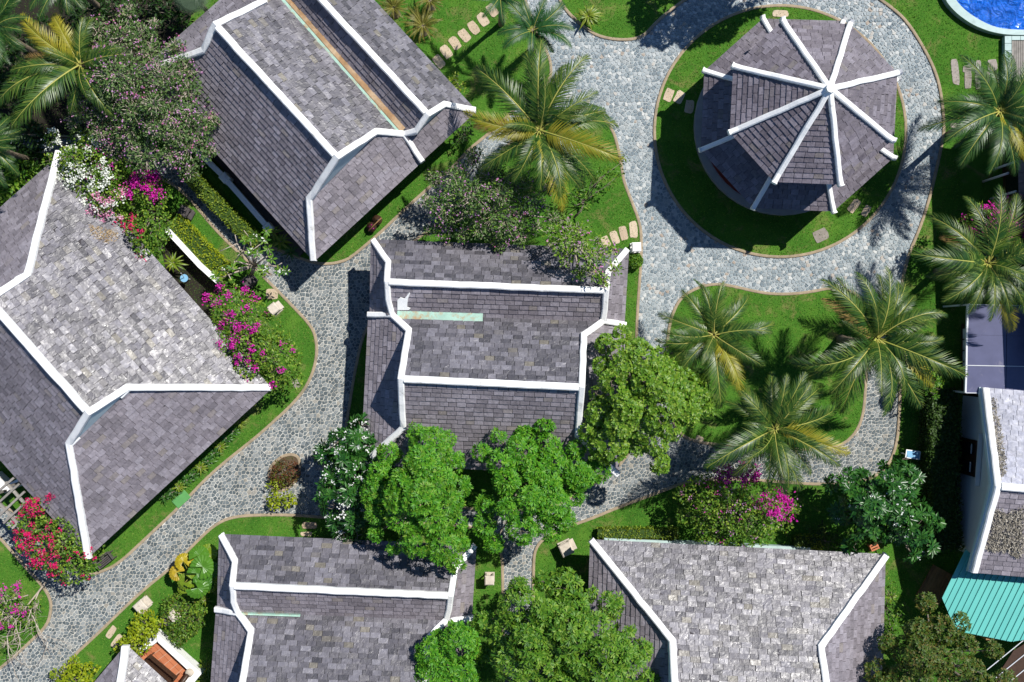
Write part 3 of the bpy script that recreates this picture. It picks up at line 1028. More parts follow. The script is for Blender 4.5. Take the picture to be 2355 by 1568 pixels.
hD = twin_house('slate_house', 'twin-ridged slate house beside the round-leaved fan palm, clean white ridges', dict(
    c1L=(508, 1228), c1R=(1092, 1253), g1Ln=(541, 1289), g1Rn=(1046, 1306), r1L=(535, 1346), r1R=(1036, 1369), g1Ls=(538, 1384), g1Rs=(1032, 1402),
    vL=(548, 1408), vR=(1026, 1424), sL=(495, 1400), sR=(1088, 1420), g2Ln=(578, 1448), g2Rn=(983, 1470), r2L=(555, 1590), r2R=(975, 1612), g2Ls=(560, 1710), g2Rs=(968, 1730),
    c2L=(470, 1800), c2R=(1070, 1825)), (.0, .3, .1, False), 'plaster_new', hide=[[(830, 1230), (1100, 1240), (1100, 1330), (940, 1330)], [(930, 1440), (1100, 1420), (1100, 1580), (930, 1580)]])
hA = single_house('slate_house', 'wide hipped slate house with white and magenta bougainvillea over its eaves', dict(
    cFL=(137, 347), cFR=(624, 891), cBL=(-283, 740), cBR=(204, 1283), gFL=(65, 631), gFR=(295, 890), rL=(-25, 690), rR=(204, 948), gBL=(-101, 724), gBR=(160, 1020)), capmat='plaster_new')
hE = single_house('slate_house', 'wide hipped slate house by the plumeria whose slates glint in white patches', dict(
    cFL=(1358, 1240), cFR=(2037, 1274), cBL=(1335, 1950), cBR=(2015, 1985), gFL=(1545, 1471), gFR=(1886, 1484), rL=(1551, 1592), rR=(1903, 1606), gBL=(1545, 1725), gBR=(1890, 1740)), capmat='plaster_new', hide=[[(1350, 1300), (1420, 1330), (1520, 1560), (1350, 1568)]])
# paint splash and gutter box on the middle house's inner slope
def splash():
    V = hC[1]
    pl = plane_of(V['vL'], V['vR'], (V['r1L'] + V['r1R']) / 2)
    px = [(914, 690), (921, 684), (930, 687), (935, 681), (941, 673), (943, 675), (938, 687), (936, 706), (944, 709), (940, 713), (914, 713)]
    b = MB(); b.slab([ray_plane(u, v, *pl) + Vector((0, 0, .075)) for u, v in px], .03)
    b.build('cement_patch', M['plaster_new'], [o for o in bpy.data.objects if o == hC[0]][0])
splash()

# ---------------------------------------------------------------- the eight-sided pavilion
UP = [(1798, 49), (1952, 56), (2062, 169), (2049, 323), (1930, 424), (1779, 418), (1678, 305), (1686, 154)]
LO = [(1753, 44), (1937, 49), (2061, 184), (2052, 363), (1915, 486), (1731, 478), (1611, 345), (1619, 164)]
HU, HL, HA = 5.28, 2.95, 7.85
apex = W(1907, 205, HA)
uc = [W(u, v, HU) for u, v in UP]; lc = [W(u, v, HL) for u, v in LO]
pc = sum(lc, Vector()) / 8
pav = empty('pavilion', (pc.x, pc.y, 0), 'eight-sided two-tier pavilion with white ridges on a round lawn', 'pavilion')
R = Roof(pav, 'slate')
ring = []
for p in lc:
    q = lerp(Vector((pc.x, pc.y, HL)), p, .62); q.z = 3.95
    ring.append(q)
for i in range(8):
    j = (i + 1) % 8
    m = 'slate' if i in (0, 1, 2, 7) else 'slate_dark'
    R.slope([uc[i], uc[j], apex], [uc[i], uc[j]], 'slate_pav', .03 if i in (0, 1, 2, 3) else .014)
    R.slope([lc[i], lc[j], ring[j], ring[i]], [lc[i], lc[j]], 'slate_pav', .014)
R.finish()
for i in range(8):
    d = (uc[i] - apex)
    out = Vector((d.x, d.y, 0)).normalized()
    pts = [lerp(apex, uc[i], t) + Vector((0, 0, .06)) for t in (.02, .8, .92)] + [uc[i] + out * .02 + Vector((0, 0, .14)), uc[i] + out * .12 + Vector((0, 0, .24))]
    cap(pav, pts, .24, 'hip_cap', 'plaster_new', .13, -.2)
    a, b = ring[i], lc[i]
    d = b - a; out = Vector((d.x, d.y, 0)).normalized()
    pts = [a + Vector((0, 0, .04)), lerp(a, b, .75) + Vector((0, 0, .04)), b + Vector((0, 0, .1)), b + out * .12 + Vector((0, 0, .2))]
    cap(pav, pts, .22, 'hip_cap', 'plaster_new', .12, -.16)
b = MB(); b.prism([(apex.x + .2 * math.cos(t), apex.y + .2 * math.sin(t)) for t in np.linspace(0, 2 * math.pi, 8, endpoint=False)], apex.z - .1, apex.z + .24)
b.build('finial', M['plaster_new'], pav)
# clerestory drum, plinth, floor, columns
gc = W(1797, 293); gx_, gy_ = gc.x, gc.y
def disc(r, n=48): return [(gx_ + r * math.cos(t), gy_ + r * math.sin(t)) for t in np.linspace(0, 2 * math.pi, n, endpoint=False)]
M['plinth'] = surf('grey_plinth_stone', [(.3, .31, .31)], rough=.7, var=(2.5, .12))
b = MB(); b.prism(disc(4.42), .0, .34); b.build('plinth', M['plinth'], pav)
b = MB(); b.prism(disc(4.02), .33, .42); b.build('floor', M['red_paint'], pav)
b = MB(); b.prism(disc(2.6, 8), .42, 5.2); b.build('drum', M['wall'], pav)
for i in range(8):
    q = lerp(Vector((gx_, gy_, 0)), Vector((lc[i].x, lc[i].y, 0)), .72)
    b = MB(); b.tube([(q.x, q.y, .42), (q.x, q.y, 3.2)], .13, 10); b.build('column', M['red_paint'], pav, True)

# ---------------------------------------------------------------- plants: materials
def leafmat(name, cols, rough=.5, spec=.35, trans=.28, var=(1.2, .14)):
    return surf(name, cols, rough=rough, spec=spec, trans=trans, var=var)
M['leaf_bright'] = leafmat('bright_green_leaf', [(.04, .17, .008), (.065, .25, .012), (.11, .32, .016), (.18, .37, .025)])
M['leaf_olive'] = leafmat('olive_leaf', [(.06, .16, .012), (.11, .24, .017), (.17, .31, .025), (.26, .37, .045)], rough=.42)
M['leaf_mid'] = leafmat('mid_green_leaf', [(.04, .13, .01), (.075, .2, .014), (.13, .27, .02), (.21, .33, .035)])
M['leaf_plumeria'] = leafmat('glossy_plumeria_leaf', [(.012, .06, .01), (.02, .09, .013), (.035, .13, .018), (.06, .17, .026)], rough=.34, spec=.4, trans=.16)
M['leaf_orchid'] = leafmat('orchid_tree_leaf', [(.045, .1, .03), (.08, .16, .04), (.12, .21, .055), (.18, .26, .085)], rough=.55)
M['leaf_boug'] = leafmat('bougainvillea_leaf', [(.05, .13, .012), (.09, .2, .018), (.15, .28, .024), (.27, .36, .04)])
M['leaf_bronze'] = leafmat('bronze_tinged_leaf', [(.035, .075, .01), (.06, .125, .012), (.1, .15, .018), (.16, .12, .026)])
M['leaf_dark'] = leafmat('dark_green_leaf', [(.012, .04, .007), (.02, .06, .01), (.035, .09, .013)])
M['leaf_lime'] = leafmat('lime_leaf', [(.14, .22, .006), (.22, .3, .008), (.3, .37, .012), (.38, .42, .02)])
M['leaf_red'] = leafmat('red_brown_leaf', [(.1, .03, .015), (.16, .05, .02), (.1, .09, .02), (.07, .1, .015)])
M['leaf_hedge'] = leafmat('hedge_leaf', [(.08, .15, .01), (.14, .22, .014), (.21, .29, .02), (.28, .34, .03)])
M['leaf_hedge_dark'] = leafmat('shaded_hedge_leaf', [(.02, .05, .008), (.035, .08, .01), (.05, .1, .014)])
M['strap_dark'] = leafmat('strap_leaf_green', [(.02, .08, .012), (.04, .13, .018), (.08, .19, .025)], rough=.35, spec=.5)
M['strap_lime'] = leafmat('strap_leaf_lime', [(.1, .18, .015), (.18, .26, .02), (.27, .32, .04)], rough=.4, spec=.45)
M['cycad'] = leafmat('cycad_leaf', [(.09, .1, .015), (.14, .13, .02), (.2, .16, .03)], rough=.4)
M['fan_green'] = leafmat('fan_palm_leaf', [(.05, .17, .015), (.09, .24, .02)], rough=.35, spec=.5, var=(6, .2))
M['fan_lime'] = leafmat('fan_palm_leaf_lime', [(.17, .27, .015), (.22, .31, .02)], rough=.35, spec=.5, var=(6, .2))
M['fan_yellow'] = leafmat('fan_palm_leaf_yellow', [(.42, .34, .015), (.48, .33, .03)], rough=.4, spec=.45, var=(5, .25))
M['straw'] = leafmat('dry_grey_leaf_litter', [(.2, .18, .14), (.32, .29, .24), (.44, .41, .35)], rough=.9, spec=.1, trans=0)
M['straw_tan'] = leafmat('dry_tan_petals', [(.4, .28, .14), (.5, .38, .22), (.3, .2, .1)], rough=.9, spec=.1, trans=0)
M['fl_white'] = leafmat('white_bract', [(.78, .8, .76), (.85, .86, .84), (.7, .76, .68)], rough=.7, spec=.1, trans=.2, var=None)
M['fl_magenta'] = leafmat('magenta_bract', [(.5, .012, .28), (.62, .03, .42), (.42, .01, .2), (.66, .07, .5)], rough=.7, spec=.1, trans=.2, var=None)
M['fl_red'] = leafmat('crimson_bract', [(.55, .01, .08), (.66, .02, .14), (.5, .03, .16)], rough=.7, spec=.1, trans=.2, var=None)
M['fl_pink'] = leafmat('pink_orchid_flower', [(.46, .2, .38), (.4, .18, .42), (.56, .32, .5), (.5, .1, .26)], rough=.7, spec=.1, trans=.2, var=None)
M['fl_pinkwhite'] = leafmat('pink_and_white_bract', [(.75, .5, .62), (.62, .1, .3), (.8, .74, .76)], rough=.7, spec=.1, trans=.2, var=None)

# ---------------------------------------------------------------- plants: leaf fields
def norm(a):
    return a / (np.linalg.norm(a, axis=-1, keepdims=True) + 1e-9)

def leaf_arrays(pos, d, nrm, L, Wd, fold=.25, wide=.55):
    """one folded four-cornered leaf for each row"""
    d = norm(d)
    s = norm(np.cross(nrm, d))
    n = norm(np.cross(d, s))
    L = np.asarray(L)[:, None]; Wd = np.asarray(Wd)[:, None]
    mid = pos + d * L * wide
    lft = mid + s * Wd * .5 + n * Wd * fold
    rgt = mid - s * Wd * .5 + n * Wd * fold
    tip = pos + d * L
    V = np.stack([pos, rgt, tip, lft], 1).reshape(-1, 3)
    i = np.arange(len(pos))[:, None] * 4
    F = np.concatenate([i + np.array([[0, 1, 2]]), i + np.array([[0, 2, 3]])], 0)
    return V, F

def mk_lobes(outline, h0, h1, r, n, rng, flat=.75, edge=.55):
    """ellipsoid clumps filling a plan outline, high in the middle"""
    us = [p[0] for p in outline]; vs = [p[1] for p in outline]
    cand = []
    pu = rng.uniform(min(us), max(us), 1600); pv = rng.uniform(min(vs), max(vs), 1600)
    ins = inside(pu, pv, outline); ed = edge_dist(pu, pv, outline)
    ok = ins & (ed > r * edge * rng.uniform(.5, 1.1, len(ed)))
    if ok.sum() < 3: ok = ins
    pu, pv, ed = pu[ok], pv[ok], ed[ok]
    dm = max(ed.max(), 1)
    ch = []
    for k in range(n):
        # farthest-point sampling for an even but irregular spread
        if not ch:
            i = int(np.argmax(ed))
        else:
            D = np.min(np.hypot(pu[:, None] - np.array([c[0] for c in ch]), pv[:, None] - np.array([c[1] for c in ch])), 1)
            i = int(np.argmax(D * rng.uniform(.75, 1, len(D))))
        ch.append((pu[i], pv[i], ed[i]))
    out = []
    for (u, v, e) in ch:
        t = min(1, e / dm)
        h = h0 + (h1 - h0) * (1 - (1 - t) ** 2) * rng.uniform(.62, 1.0)
        rr = min(r, max(e * 1.15, r * .5)) * rng.uniform(.7, 1.25)
        R = rr / PPM * (1 - h / CAM_H)
        c = W(u, v, h - R * flat)
        out.append((np.array(c), R, R * flat))
    return out

def lobe_surface(lobes, n, rng, zmin=-.25, shell=(.8, 1.04), up=.55):
    """n points on the clumps' skins, none deep inside another clump, with growing directions"""
    areas = np.array([l[1] ** 2 for l in lobes]); areas /= areas.sum()
    C = np.array([l[0] for l in lobes]); R = np.array([l[1] for l in lobes]); Z = np.array([l[2] for l in lobes])
    P, D = [], []
    need = n
    for _ in range(8):
        m = int(need * 1.8) + 8
        k = rng.choice(len(lobes), m, p=areas)
        z = rng.uniform(zmin, 1, m); a = rng.uniform(0, 2 * math.pi, m)
        q = np.sqrt(1 - z * z)
        d = np.stack([q * np.cos(a), q * np.sin(a), z], 1)
        s = rng.uniform(*shell, m)[:, None]
        p = C[k] + d * s * np.stack([R[k], R[k], Z[k]], 1)
        bad = np.zeros(m, bool)
        for j in range(len(lobes)):
            e = (p - C[j]) / np.array([R[j], R[j], Z[j]])
            bad |= (np.linalg.norm(e, axis=1) < .74) & (k != j)
        p, d = p[~bad], d[~bad]
        P.append(p); D.append(d)
        need = n - sum(len(x) for x in P)
        if need <= 0: break
    P = np.concatenate(P)[:n]; D = np.concatenate(D)[:n]
    return P, norm(D + np.array([0, 0, up]))

def rosettes(P, A, nleaf, L, Wd, rng, tilt=(.1, .6), fold=.22, wide=.6, jit=.3):
    """a whorl of leaves round each growing direction"""
    n = len(P)
    ref = np.where(np.abs(A[:, 2:3]) > .9, np.array([[1., 0, 0]]), np.array([[0, 0, 1.]]))
    X = norm(np.cross(ref, A)); Y = np.cross(A, X)
    pos, d, nr, LL, WW = [], [], [], [], []
    ph = rng.uniform(0, 6.28, n)
    for i in range(nleaf):
        a = ph + 2 * math.pi * i / nleaf + rng.uniform(-jit, jit, n)
        t = rng.uniform(*tilt, n)
        rad = X * np.cos(a)[:, None] + Y * np.sin(a)[:, None]
        dd = rad * np.cos(t)[:, None] + A * np.sin(t)[:, None]
        pos.append(P + rad * .02); d.append(dd); nr.append(A - dd * (A * dd).sum(1, keepdims=True))
        LL.append(L * rng.uniform(.7, 1.15, n)); WW.append(Wd * rng.uniform(.8, 1.15, n))
    return leaf_arrays(np.concatenate(pos), np.concatenate(d), np.concatenate(nr), np.concatenate(LL), np.concatenate(WW), fold, wide)

def scatter(P, A, L, Wd, rng, spread=.9, fold=.2):
    n = len(P)
    d = norm(rng.normal(0, 1, (n, 3)) * spread + A * .35)
    d[:, 2] *= .6
    nr = norm(A + rng.normal(0, .55, (n, 3)))
    return leaf_arrays(P, d, nr, L * rng.uniform(.65, 1.25, n), Wd * rng.uniform(.7, 1.2, n), fold)

def join(parts):
    V, F, n = [], [], 0
    for v, f in parts:
        V.append(v); F.append(f + n); n += len(v)
    return np.concatenate(V), np.concatenate(F)

def limbs(base, lobes, rng, r0=.13, per=4, zsplit=.45, name='trunk', mat='bark', twig=None, thing=None, bare=0):
    """tapered trunk, a limb to every clump and twigs out of it"""
    top = np.mean([l[0] for l in lobes], 0)
    base = Vector(base)
    fork = Vector((base.x * .5 + top[0] * .5, base.y * .5 + top[1] * .5, max(.5, top[2] * zsplit)))
    tr = MB(); tr.tube([base, lerp(base, fork, .5) + Vector((.08, -.05, 0)), fork], [r0 * 1.25, r0, r0 * .85], 8)
    tr.build('trunk', M[mat], thing, True)
    b = MB()
    for c, R, Z in lobes:
        c = Vector(c)
        mid = lerp(fork, c, .55) + Vector((rng.normal(0, .12), rng.normal(0, .12), -.1))
        b.tube([fork, mid, c], [r0 * .6, r0 * .4, r0 * .22], 5)
        for k in range(per):
            a = rng.uniform(0, 6.28); e = rng.uniform(.15, 1.2)
            d = Vector((math.cos(a) * math.cos(e) * R, math.sin(a) * math.cos(e) * R, math.sin(e) * Z)) * rng.uniform(.8, 1.05)
            b.tube([c, c + d * .55 + Vector((rng.normal(0, .05), rng.normal(0, .05), .05)), c + d], [r0 * .2, r0 * .13, r0 * .07], 4, False)
    o = b.build('branches', M[twig or mat], thing, True)
    o['kind'] = 'stuff'

def plant(name, label, cat, outline, h0, h1, r, nl, leaf, seed, base=None, style='rosette', dens=40, L=.3, Wd=.1, nleaf=8, per=3, r0=.12,
          twig=None, flowers=(), group=None, core=True, zmin=-.3, tilt=(.05, .6), trunk=True, shell=(.78, 1.04), fold=.22, part='crown', two=None, up=.55):
    rng = np.random.default_rng(seed)
    lobes = mk_lobes(outline, h0, h1, r, nl, rng)
    cx = np.mean([l[0] for l in lobes], 0)
    if base is None: base = (cx[0], cx[1], .03)
    else: base = tuple(W(*base, .03))
    th = empty(name, base, label, cat, group)
    area = sum(4.5 * l[1] * (l[1] + l[2]) / 2 for l in lobes)
    n = int(area * dens)
    P, A = lobe_surface(lobes, n, rng, zmin, shell, up)
    if style == 'rosette':
        V, F = rosettes(P, A, nleaf, L, Wd, rng, tilt, fold)
    else:
        V, F = scatter(P, A, L, Wd, rng)
    o = link(part, mesh_np(part, V, [F]), th, M[leaf])
    o['kind'] = 'stuff'
    if two:
        k = rng.uniform(0, 1, n) < two[1]
        # some shoots carry the second leaf colour
        V2, F2 = rosettes(P[k] + A[k] * .04, A[k], max(4, nleaf - 2), L * .9, Wd, rng, tilt, fold) if style == 'rosette' else scatter(P[k] + A[k] * .05, A[k], L, Wd, rng)
        o2 = link('new_leaves', mesh_np('new_leaves', V2, [F2]), th, M[two[0]]); o2['kind'] = 'stuff'
    if trunk:
        limbs(base, lobes, rng, r0, per, twig=twig, thing=th)
    for (mat, poly, ncl, k, rad, sz) in flowers:
        PP, AA = lobe_surface(lobes, 1400, rng, .05, (1.0, 1.08), .3)
        if poly is not None:
            f = CAM_H / (CAM_H - PP[:, 2])
            ok = inside(PP[:, 0] * f * PPM + CU, -PP[:, 1] * f * PPM + CV, poly)
            PP, AA = PP[ok], AA[ok]
        if not len(PP): continue
        idx = rng.integers(0, len(PP), ncl)
        kk = rng.poisson(k, ncl) + 1
        p = np.repeat(PP[idx], kk, 0); a = np.repeat(AA[idx], kk, 0)
        spread = np.repeat(rng.uniform(.5, 1.2, ncl), kk)[:, None]
        p = p + rng.normal(0, rad, p.shape) * np.array([1, 1, .5]) * spread + a * .05
        V, F = scatter(p, a, sz, sz * .8, rng, .9, .1)
        fo = link('blossoms', mesh_np('blossoms', V, [F]), th, M[mat]); fo['kind'] = 'stuff'
    return th

# ---------------------------------------------------------------- trees
plant('orchid_tree', 'large sparse orchid tree dotted with pink flowers beside the rusty-guttered roof', 'tree',
      [(150, 110), (200, 62), (235, 25), (300, 8), (345, 18), (385, 62), (405, 92), (445, 84), (482, 112), (492, 180), (522, 235), (500, 300), (508, 345), (470, 382), (445, 432), (400, 400), (368, 412), (300, 398), (268, 368), (228, 330), (150, 282), (128, 240), (118, 180)],
      3.4, 6.6, 44, 40, 'leaf_orchid', 1, base=(330, 260), style='scatter', dens=185, L=.15, Wd=.085, per=30, r0=.15, twig='twig', shell=(.45, 1.06),
      flowers=[('fl_pink', None, 800, .7, .06, .095)])
plant('orchid_tree', 'sparse pink-flowered orchid tree growing over the path bend below the tall palm', 'tree',
      [(960, 470), (985, 410), (1000, 375), (1040, 358), (1090, 345), (1140, 352), (1180, 390), (1250, 402), (1290, 450), (1280, 520), (1200, 560), (1160, 597), (1110, 560), (1030, 550), (975, 545)],
      2.8, 5.6, 38, 24, 'leaf_orchid', 2, base=(1120, 500), style='scatter', dens=170, L=.16, Wd=.085, per=26, r0=.12, twig='twig', shell=(.45, 1.06), two=('leaf_mid', .22),
      flowers=[('fl_pink', None, 300, .7, .06, .095)])
plant('orchid_tree', 'small pink-flowered tree leaning over the white ridge near the stone post', 'tree',
      [(1255, 512), (1310, 490), (1370, 535), (1420, 562), (1428, 620), (1398, 662), (1350, 652), (1310, 642), (1280, 592), (1250, 560)],
      4.3, 6.0, 30, 15, 'leaf_olive', 3, base=(1300, 510), style='scatter', dens=140, L=.17, Wd=.095, per=18, r0=.1, twig='twig', shell=(.5, 1.06),
      flowers=[('fl_pink', None, 40, 1.5, .08, .1)])
plant('broadleaf_tree', 'bright green tree of star-shaped leaf whorls next to the white-flowered plumeria', 'tree',
      [(920, 985), (960, 973), (1000, 983), (1047, 1000), (1062, 1060), (1088, 1090), (1092, 1150), (1076, 1200), (1082, 1270), (1062, 1322), (1020, 1312), (960, 1292), (900, 1272), (850, 1232), (838, 1170), (848, 1100), (868, 1050)],
      4.4, 7.6, 40, 24, 'leaf_bright', 4, base=(960, 1140), dens=52, L=.21, Wd=.07, nleaf=10, two=('leaf_mid', .2))
plant('broadleaf_tree', 'bright green lobed tree over the slate eaves with gaps of deep shade', 'tree',
      [(1100, 1000), (1150, 985), (1188, 1005), (1210, 972), (1262, 965), (1288, 990), (1278, 1045), (1320, 1010), (1352, 1030), (1402, 1080), (1388, 1102), (1340, 1130), (1330, 1192), (1290, 1232), (1200, 1272), (1150, 1277), (1100, 1260), (1088, 1180), (1118, 1130), (1090, 1060)],
      4.2, 7.0, 34, 25, 'leaf_bright', 5, base=(1210, 1120), dens=48, L=.22, Wd=.07, nleaf=10)
plant('broadleaf_tree', 'dense olive green tree between the slate roof and the palm lawn', 'tree',
      [(1380, 762), (1430, 750), (1500, 790), (1557, 780), (1562, 830), (1612, 850), (1642, 920), (1642, 962), (1590, 992), (1562, 1022), (1535, 1050), (1540, 1102), (1508, 1085), (1470, 1050), (1420, 1062), (1368, 1072), (1358, 1022), (1328, 1000), (1330, 960), (1360, 930), (1345, 880), (1365, 820)],
      4.4, 7.8, 36, 34, 'leaf_olive', 6, base=(1470, 930), dens=46, L=.18, Wd=.09, nleaf=9)
plant('plumeria_tree', 'plumeria with dark whorled leaves and many white flowers at the cobbled court', 'tree',
      [(740, 1020), (790, 980), (830, 962), (868, 985), (868, 1030), (850, 1060), (862, 1120), (852, 1180), (832, 1245), (790, 1242), (745, 1192), (733, 1140), (745, 1090), (724, 1060)],
      2.6, 4.6, 26, 22, 'leaf_plumeria', 7, base=(805, 1110), dens=13, L=.4, Wd=.12, nleaf=12, r0=.1, tilt=(-.05, .45),
      flowers=[('fl_white', None, 120, 6, .07, .1)])
plant('broadleaf_tree', 'bright green tree crowding the lower slate roof beside the square stone post', 'tree',
      [(1000, 1450), (1060, 1420), (1100, 1432), (1112, 1480), (1102, 1568), (1092, 1610), (960, 1612), (945, 1540), (970, 1490)],
      4.2, 6.6, 34, 14, 'leaf_bright', 8, base=(1100, 1540), dens=46, L=.2, Wd=.075, nleaf=9)
plant('broadleaf_tree', 'big rounded green tree of long paddle leaves between two lower houses', 'tree',
      [(1090, 1420), (1130, 1400), (1160, 1342), (1220, 1318), (1300, 1322), (1350, 1340), (1388, 1360), (1447, 1385), (1447, 1430), (1490, 1460), (1512, 1530), (1512, 1612), (1110, 1622), (1100, 1500)],
      4.6, 8.4, 42, 30, 'leaf_mid', 9, base=(1290, 1480), dens=34, L=.25, Wd=.09, nleaf=9)
plant('plumeria_tree', 'dark glossy plumeria with few white flowers beside the shaded tall hedge', 'tree',
      [(1905, 1090), (1950, 1080), (2000, 1090), (2028, 1062), (2050, 1033), (2092, 1045), (2122, 1090), (2112, 1140), (2162, 1190), (2157, 1250), (2130, 1288), (2080, 1282), (2050, 1240), (2010, 1252), (1960, 1272), (1930, 1232), (1918, 1180), (1898, 1130)],
      2.6, 5.0, 30, 26, 'leaf_plumeria', 10, base=(2040, 1180), dens=13, L=.38, Wd=.12, nleaf=12, r0=.11, tilt=(-.05, .45),
      flowers=[('fl_white', None, 38, 4, .05, .08)])
plant('small_leaved_tree', 'bronze-green small-leaved tree in front of the turquoise metal roof', 'tree',
      [(2000, 1520), (2020, 1460), (2060, 1450), (2100, 1410), (2110, 1368), (2150, 1365), (2180, 1400), (2240, 1420), (2265, 1470), (2312, 1490), (2322, 1540), (2360, 1560), (2360, 1640), (1980, 1640), (1985, 1560)],
      3.6, 6.6, 34, 26, 'leaf_bronze', 11, base=(2140, 1500), dens=60, L=.16, Wd=.075, nleaf=7, shell=(.7, 1.05))
plant('sapling', 'small lime green sapling under the palm fronds by the violet canopy', 'tree',
      [(2108, 862), (2148, 842), (2172, 880), (2152, 918), (2120, 905)], 1.6, 3.0, 14, 9, 'leaf_mid', 12, dens=40, L=.2, Wd=.09, nleaf=7, r0=.05)
# half-bare plumeria
rng = np.random.default_rng(21)
bp = empty('plumeria_tree', tuple(W(578, 632, .03)), 'half-bare plumeria with pale forked branches above the clipped hedge', 'tree')
b = MB(); base = W(578, 632, .03); f0 = W(585, 612, 1.3)
b.tube([base, f0], [.11, .09], 7); b.build('trunk', M['twig'], bp, True)
b = MB(); tips = []
for (u, v, h) in [(560, 575, 2.3), (600, 560, 2.7), (622, 585, 2.6), (636, 612, 2.4), (612, 640, 2.1), (540, 600, 2.1), (520, 622, 1.9), (505, 640, 1.8), (590, 590, 2.9), (575, 548, 2.5), (625, 632, 2.2), (545, 560, 2.4)]:
    t = W(u, v, h); mid = lerp(f0, t, .5) + Vector((0, 0, .18))
    b.tube([f0, mid, t], [.06, .045, .03], 5)
    for k in range(3):
        q = t + Vector((rng.normal(0, .28), rng.normal(0, .28), rng.uniform(.05, .3)))
        b.tube([t, q], [.028, .02], 4); tips.append(q)
o = b.build('branches', M['twig'], bp, True); o['kind'] = 'stuff'
P = np.array([tuple(q) for q in tips if rng.uniform() < .62]); A = norm(rng.normal(0, .3, P.shape) + np.array([0, 0, 1]))
o = link('crown', mesh_np('crown', *[x if i == 0 else [x] for i, x in enumerate(rosettes(P, A, 9, .3, .1, rng))]), bp, M['leaf_mid']); o['kind'] = 'stuff'
k = rng.uniform(0, 1, len(P)) < .5
fp = np.repeat(P[k], 8, 0) + rng.normal(0, .06, (8 * k.sum(), 3)) + np.array([0, 0, .08])
V, F = scatter(fp, np.tile([[0, 0, 1.]], (len(fp), 1)), .1, .08, rng)
o = link('blossoms', mesh_np('blossoms', V, [F]), bp, M['fl_white']); o['kind'] = 'stuff'

# ---------------------------------------------------------------- bougainvillea and shrubs
plant('bougainvillea', 'white-flowering bougainvillea spilling onto the hipped slate roof', 'shrub',
      [(92, 330), (130, 293), (180, 300), (230, 288), (282, 330), (292, 400), (302, 440), (290, 500), (252, 522), (200, 500), (168, 440), (108, 400)],
      2.6, 4.4, 30, 20, 'leaf_boug', 31, base=(205, 330), style='scatter', dens=150, L=.15, Wd=.1, r0=.07, per=4,
      flowers=[('fl_white', [(95, 300), (240, 290), (280, 420), (300, 520), (190, 500), (120, 400)], 58, 34, .13, .1), ('fl_pinkwhite', [(200, 450), (300, 430), (300, 530), (200, 520)], 22, 26, .13, .1), ('fl_magenta', [(190, 320), (300, 330), (300, 420), (200, 420)], 14, 12, .1, .09)])
plant('bougainvillea', 'green bougainvillea with magenta top and red sprays hanging over the slate eave', 'shrub',
      [(288, 402), (330, 388), (382, 410), (396, 470), (402, 520), (372, 582), (330, 592), (288, 582), (266, 540), (284, 480)],
      2.2, 4.2, 28, 16, 'leaf_boug', 32, base=(372, 470), style='scatter', dens=150, L=.15, Wd=.1, r0=.07, per=4,
      flowers=[('fl_magenta', [(285, 385), (370, 385), (370, 450), (285, 450)], 40, 34, .14, .1), ('fl_red', [(262, 490), (320, 470), (330, 595), (262, 595)], 22, 14, .11, .1)])
plant('bougainvillea', 'magenta bougainvillea mound beside the stone lantern at the roof corner', 'shrub',
      [(498, 660), (530, 640), (560, 655), (600, 690), (640, 740), (672, 780), (696, 830), (692, 875), (650, 902), (600, 895), (560, 880), (500, 880), (470, 850), (482, 800), (470, 740), (472, 690)],
      1.9, 3.9, 34, 26, 'leaf_boug', 33, base=(585, 790), style='scatter', dens=150, L=.15, Wd=.1, r0=.07, per=4,
      flowers=[('fl_magenta', [(465, 640), (545, 640), (615, 720), (570, 890), (465, 880)], 52, 34, .12, .1), ('fl_magenta', [(545, 640), (700, 800), (700, 900), (560, 900)], 16, 18, .1, .1)])
plant('bougainvillea', 'red bougainvillea arching over the fork of the cobbled path', 'shrub',
      [(22, 1200), (50, 1165), (100, 1150), (130, 1165), (180, 1160), (215, 1215), (238, 1260), (230, 1300), (190, 1345), (130, 1330), (90, 1310), (40, 1260)],
      1.9, 3.8, 30, 22, 'leaf_boug', 34, base=(150, 1290), style='scatter', dens=140, L=.15, Wd=.1, r0=.07, per=6,
      flowers=[('fl_red', [(15, 1140), (130, 1130), (130, 1340), (20, 1290)], 70, 16, .1, .1), ('fl_red', None, 38, 10, .08, .1)])
plant('bougainvillea', 'crimson bougainvillea sprays reaching over the low slate eave by the pergola', 'shrub',
      [(50, 1160), (75, 1140), (100, 1150), (128, 1118), (138, 1128), (118, 1160), (95, 1180), (60, 1182)],
      3.0, 3.7, 12, 10, 'leaf_boug', 35, base=(110, 1230), style='scatter', dens=150, L=.14, Wd=.1, r0=.04, per=3,
      flowers=[('fl_red', None, 26, 14, .09, .1)])
plant('bougainvillea', 'magenta and green bougainvillea mound next to the drooping palm by the lower path', 'shrub',
      [(1552, 1130), (1580, 1110), (1640, 1085), (1680, 1065), (1740, 1070), (1790, 1110), (1838, 1170), (1832, 1200), (1800, 1220), (1770, 1252), (1690, 1252), (1620, 1252), (1590, 1225), (1560, 1190)],
      1.9, 3.8, 34, 26, 'leaf_boug', 36, base=(1690, 1180), style='scatter', dens=150, L=.15, Wd=.1, r0=.07, per=4,
      flowers=[('fl_magenta', [(1650, 1060), (1745, 1060), (1745, 1115), (1650, 1110)], 40, 24, .14, .1), ('fl_magenta', [(1740, 1125), (1830, 1130), (1830, 1200), (1745, 1190)], 30, 30, .14, .11), ('fl_pink', None, 60, 4, .1, .09), ('fl_magenta', None, 16, 4, .1, .09)])
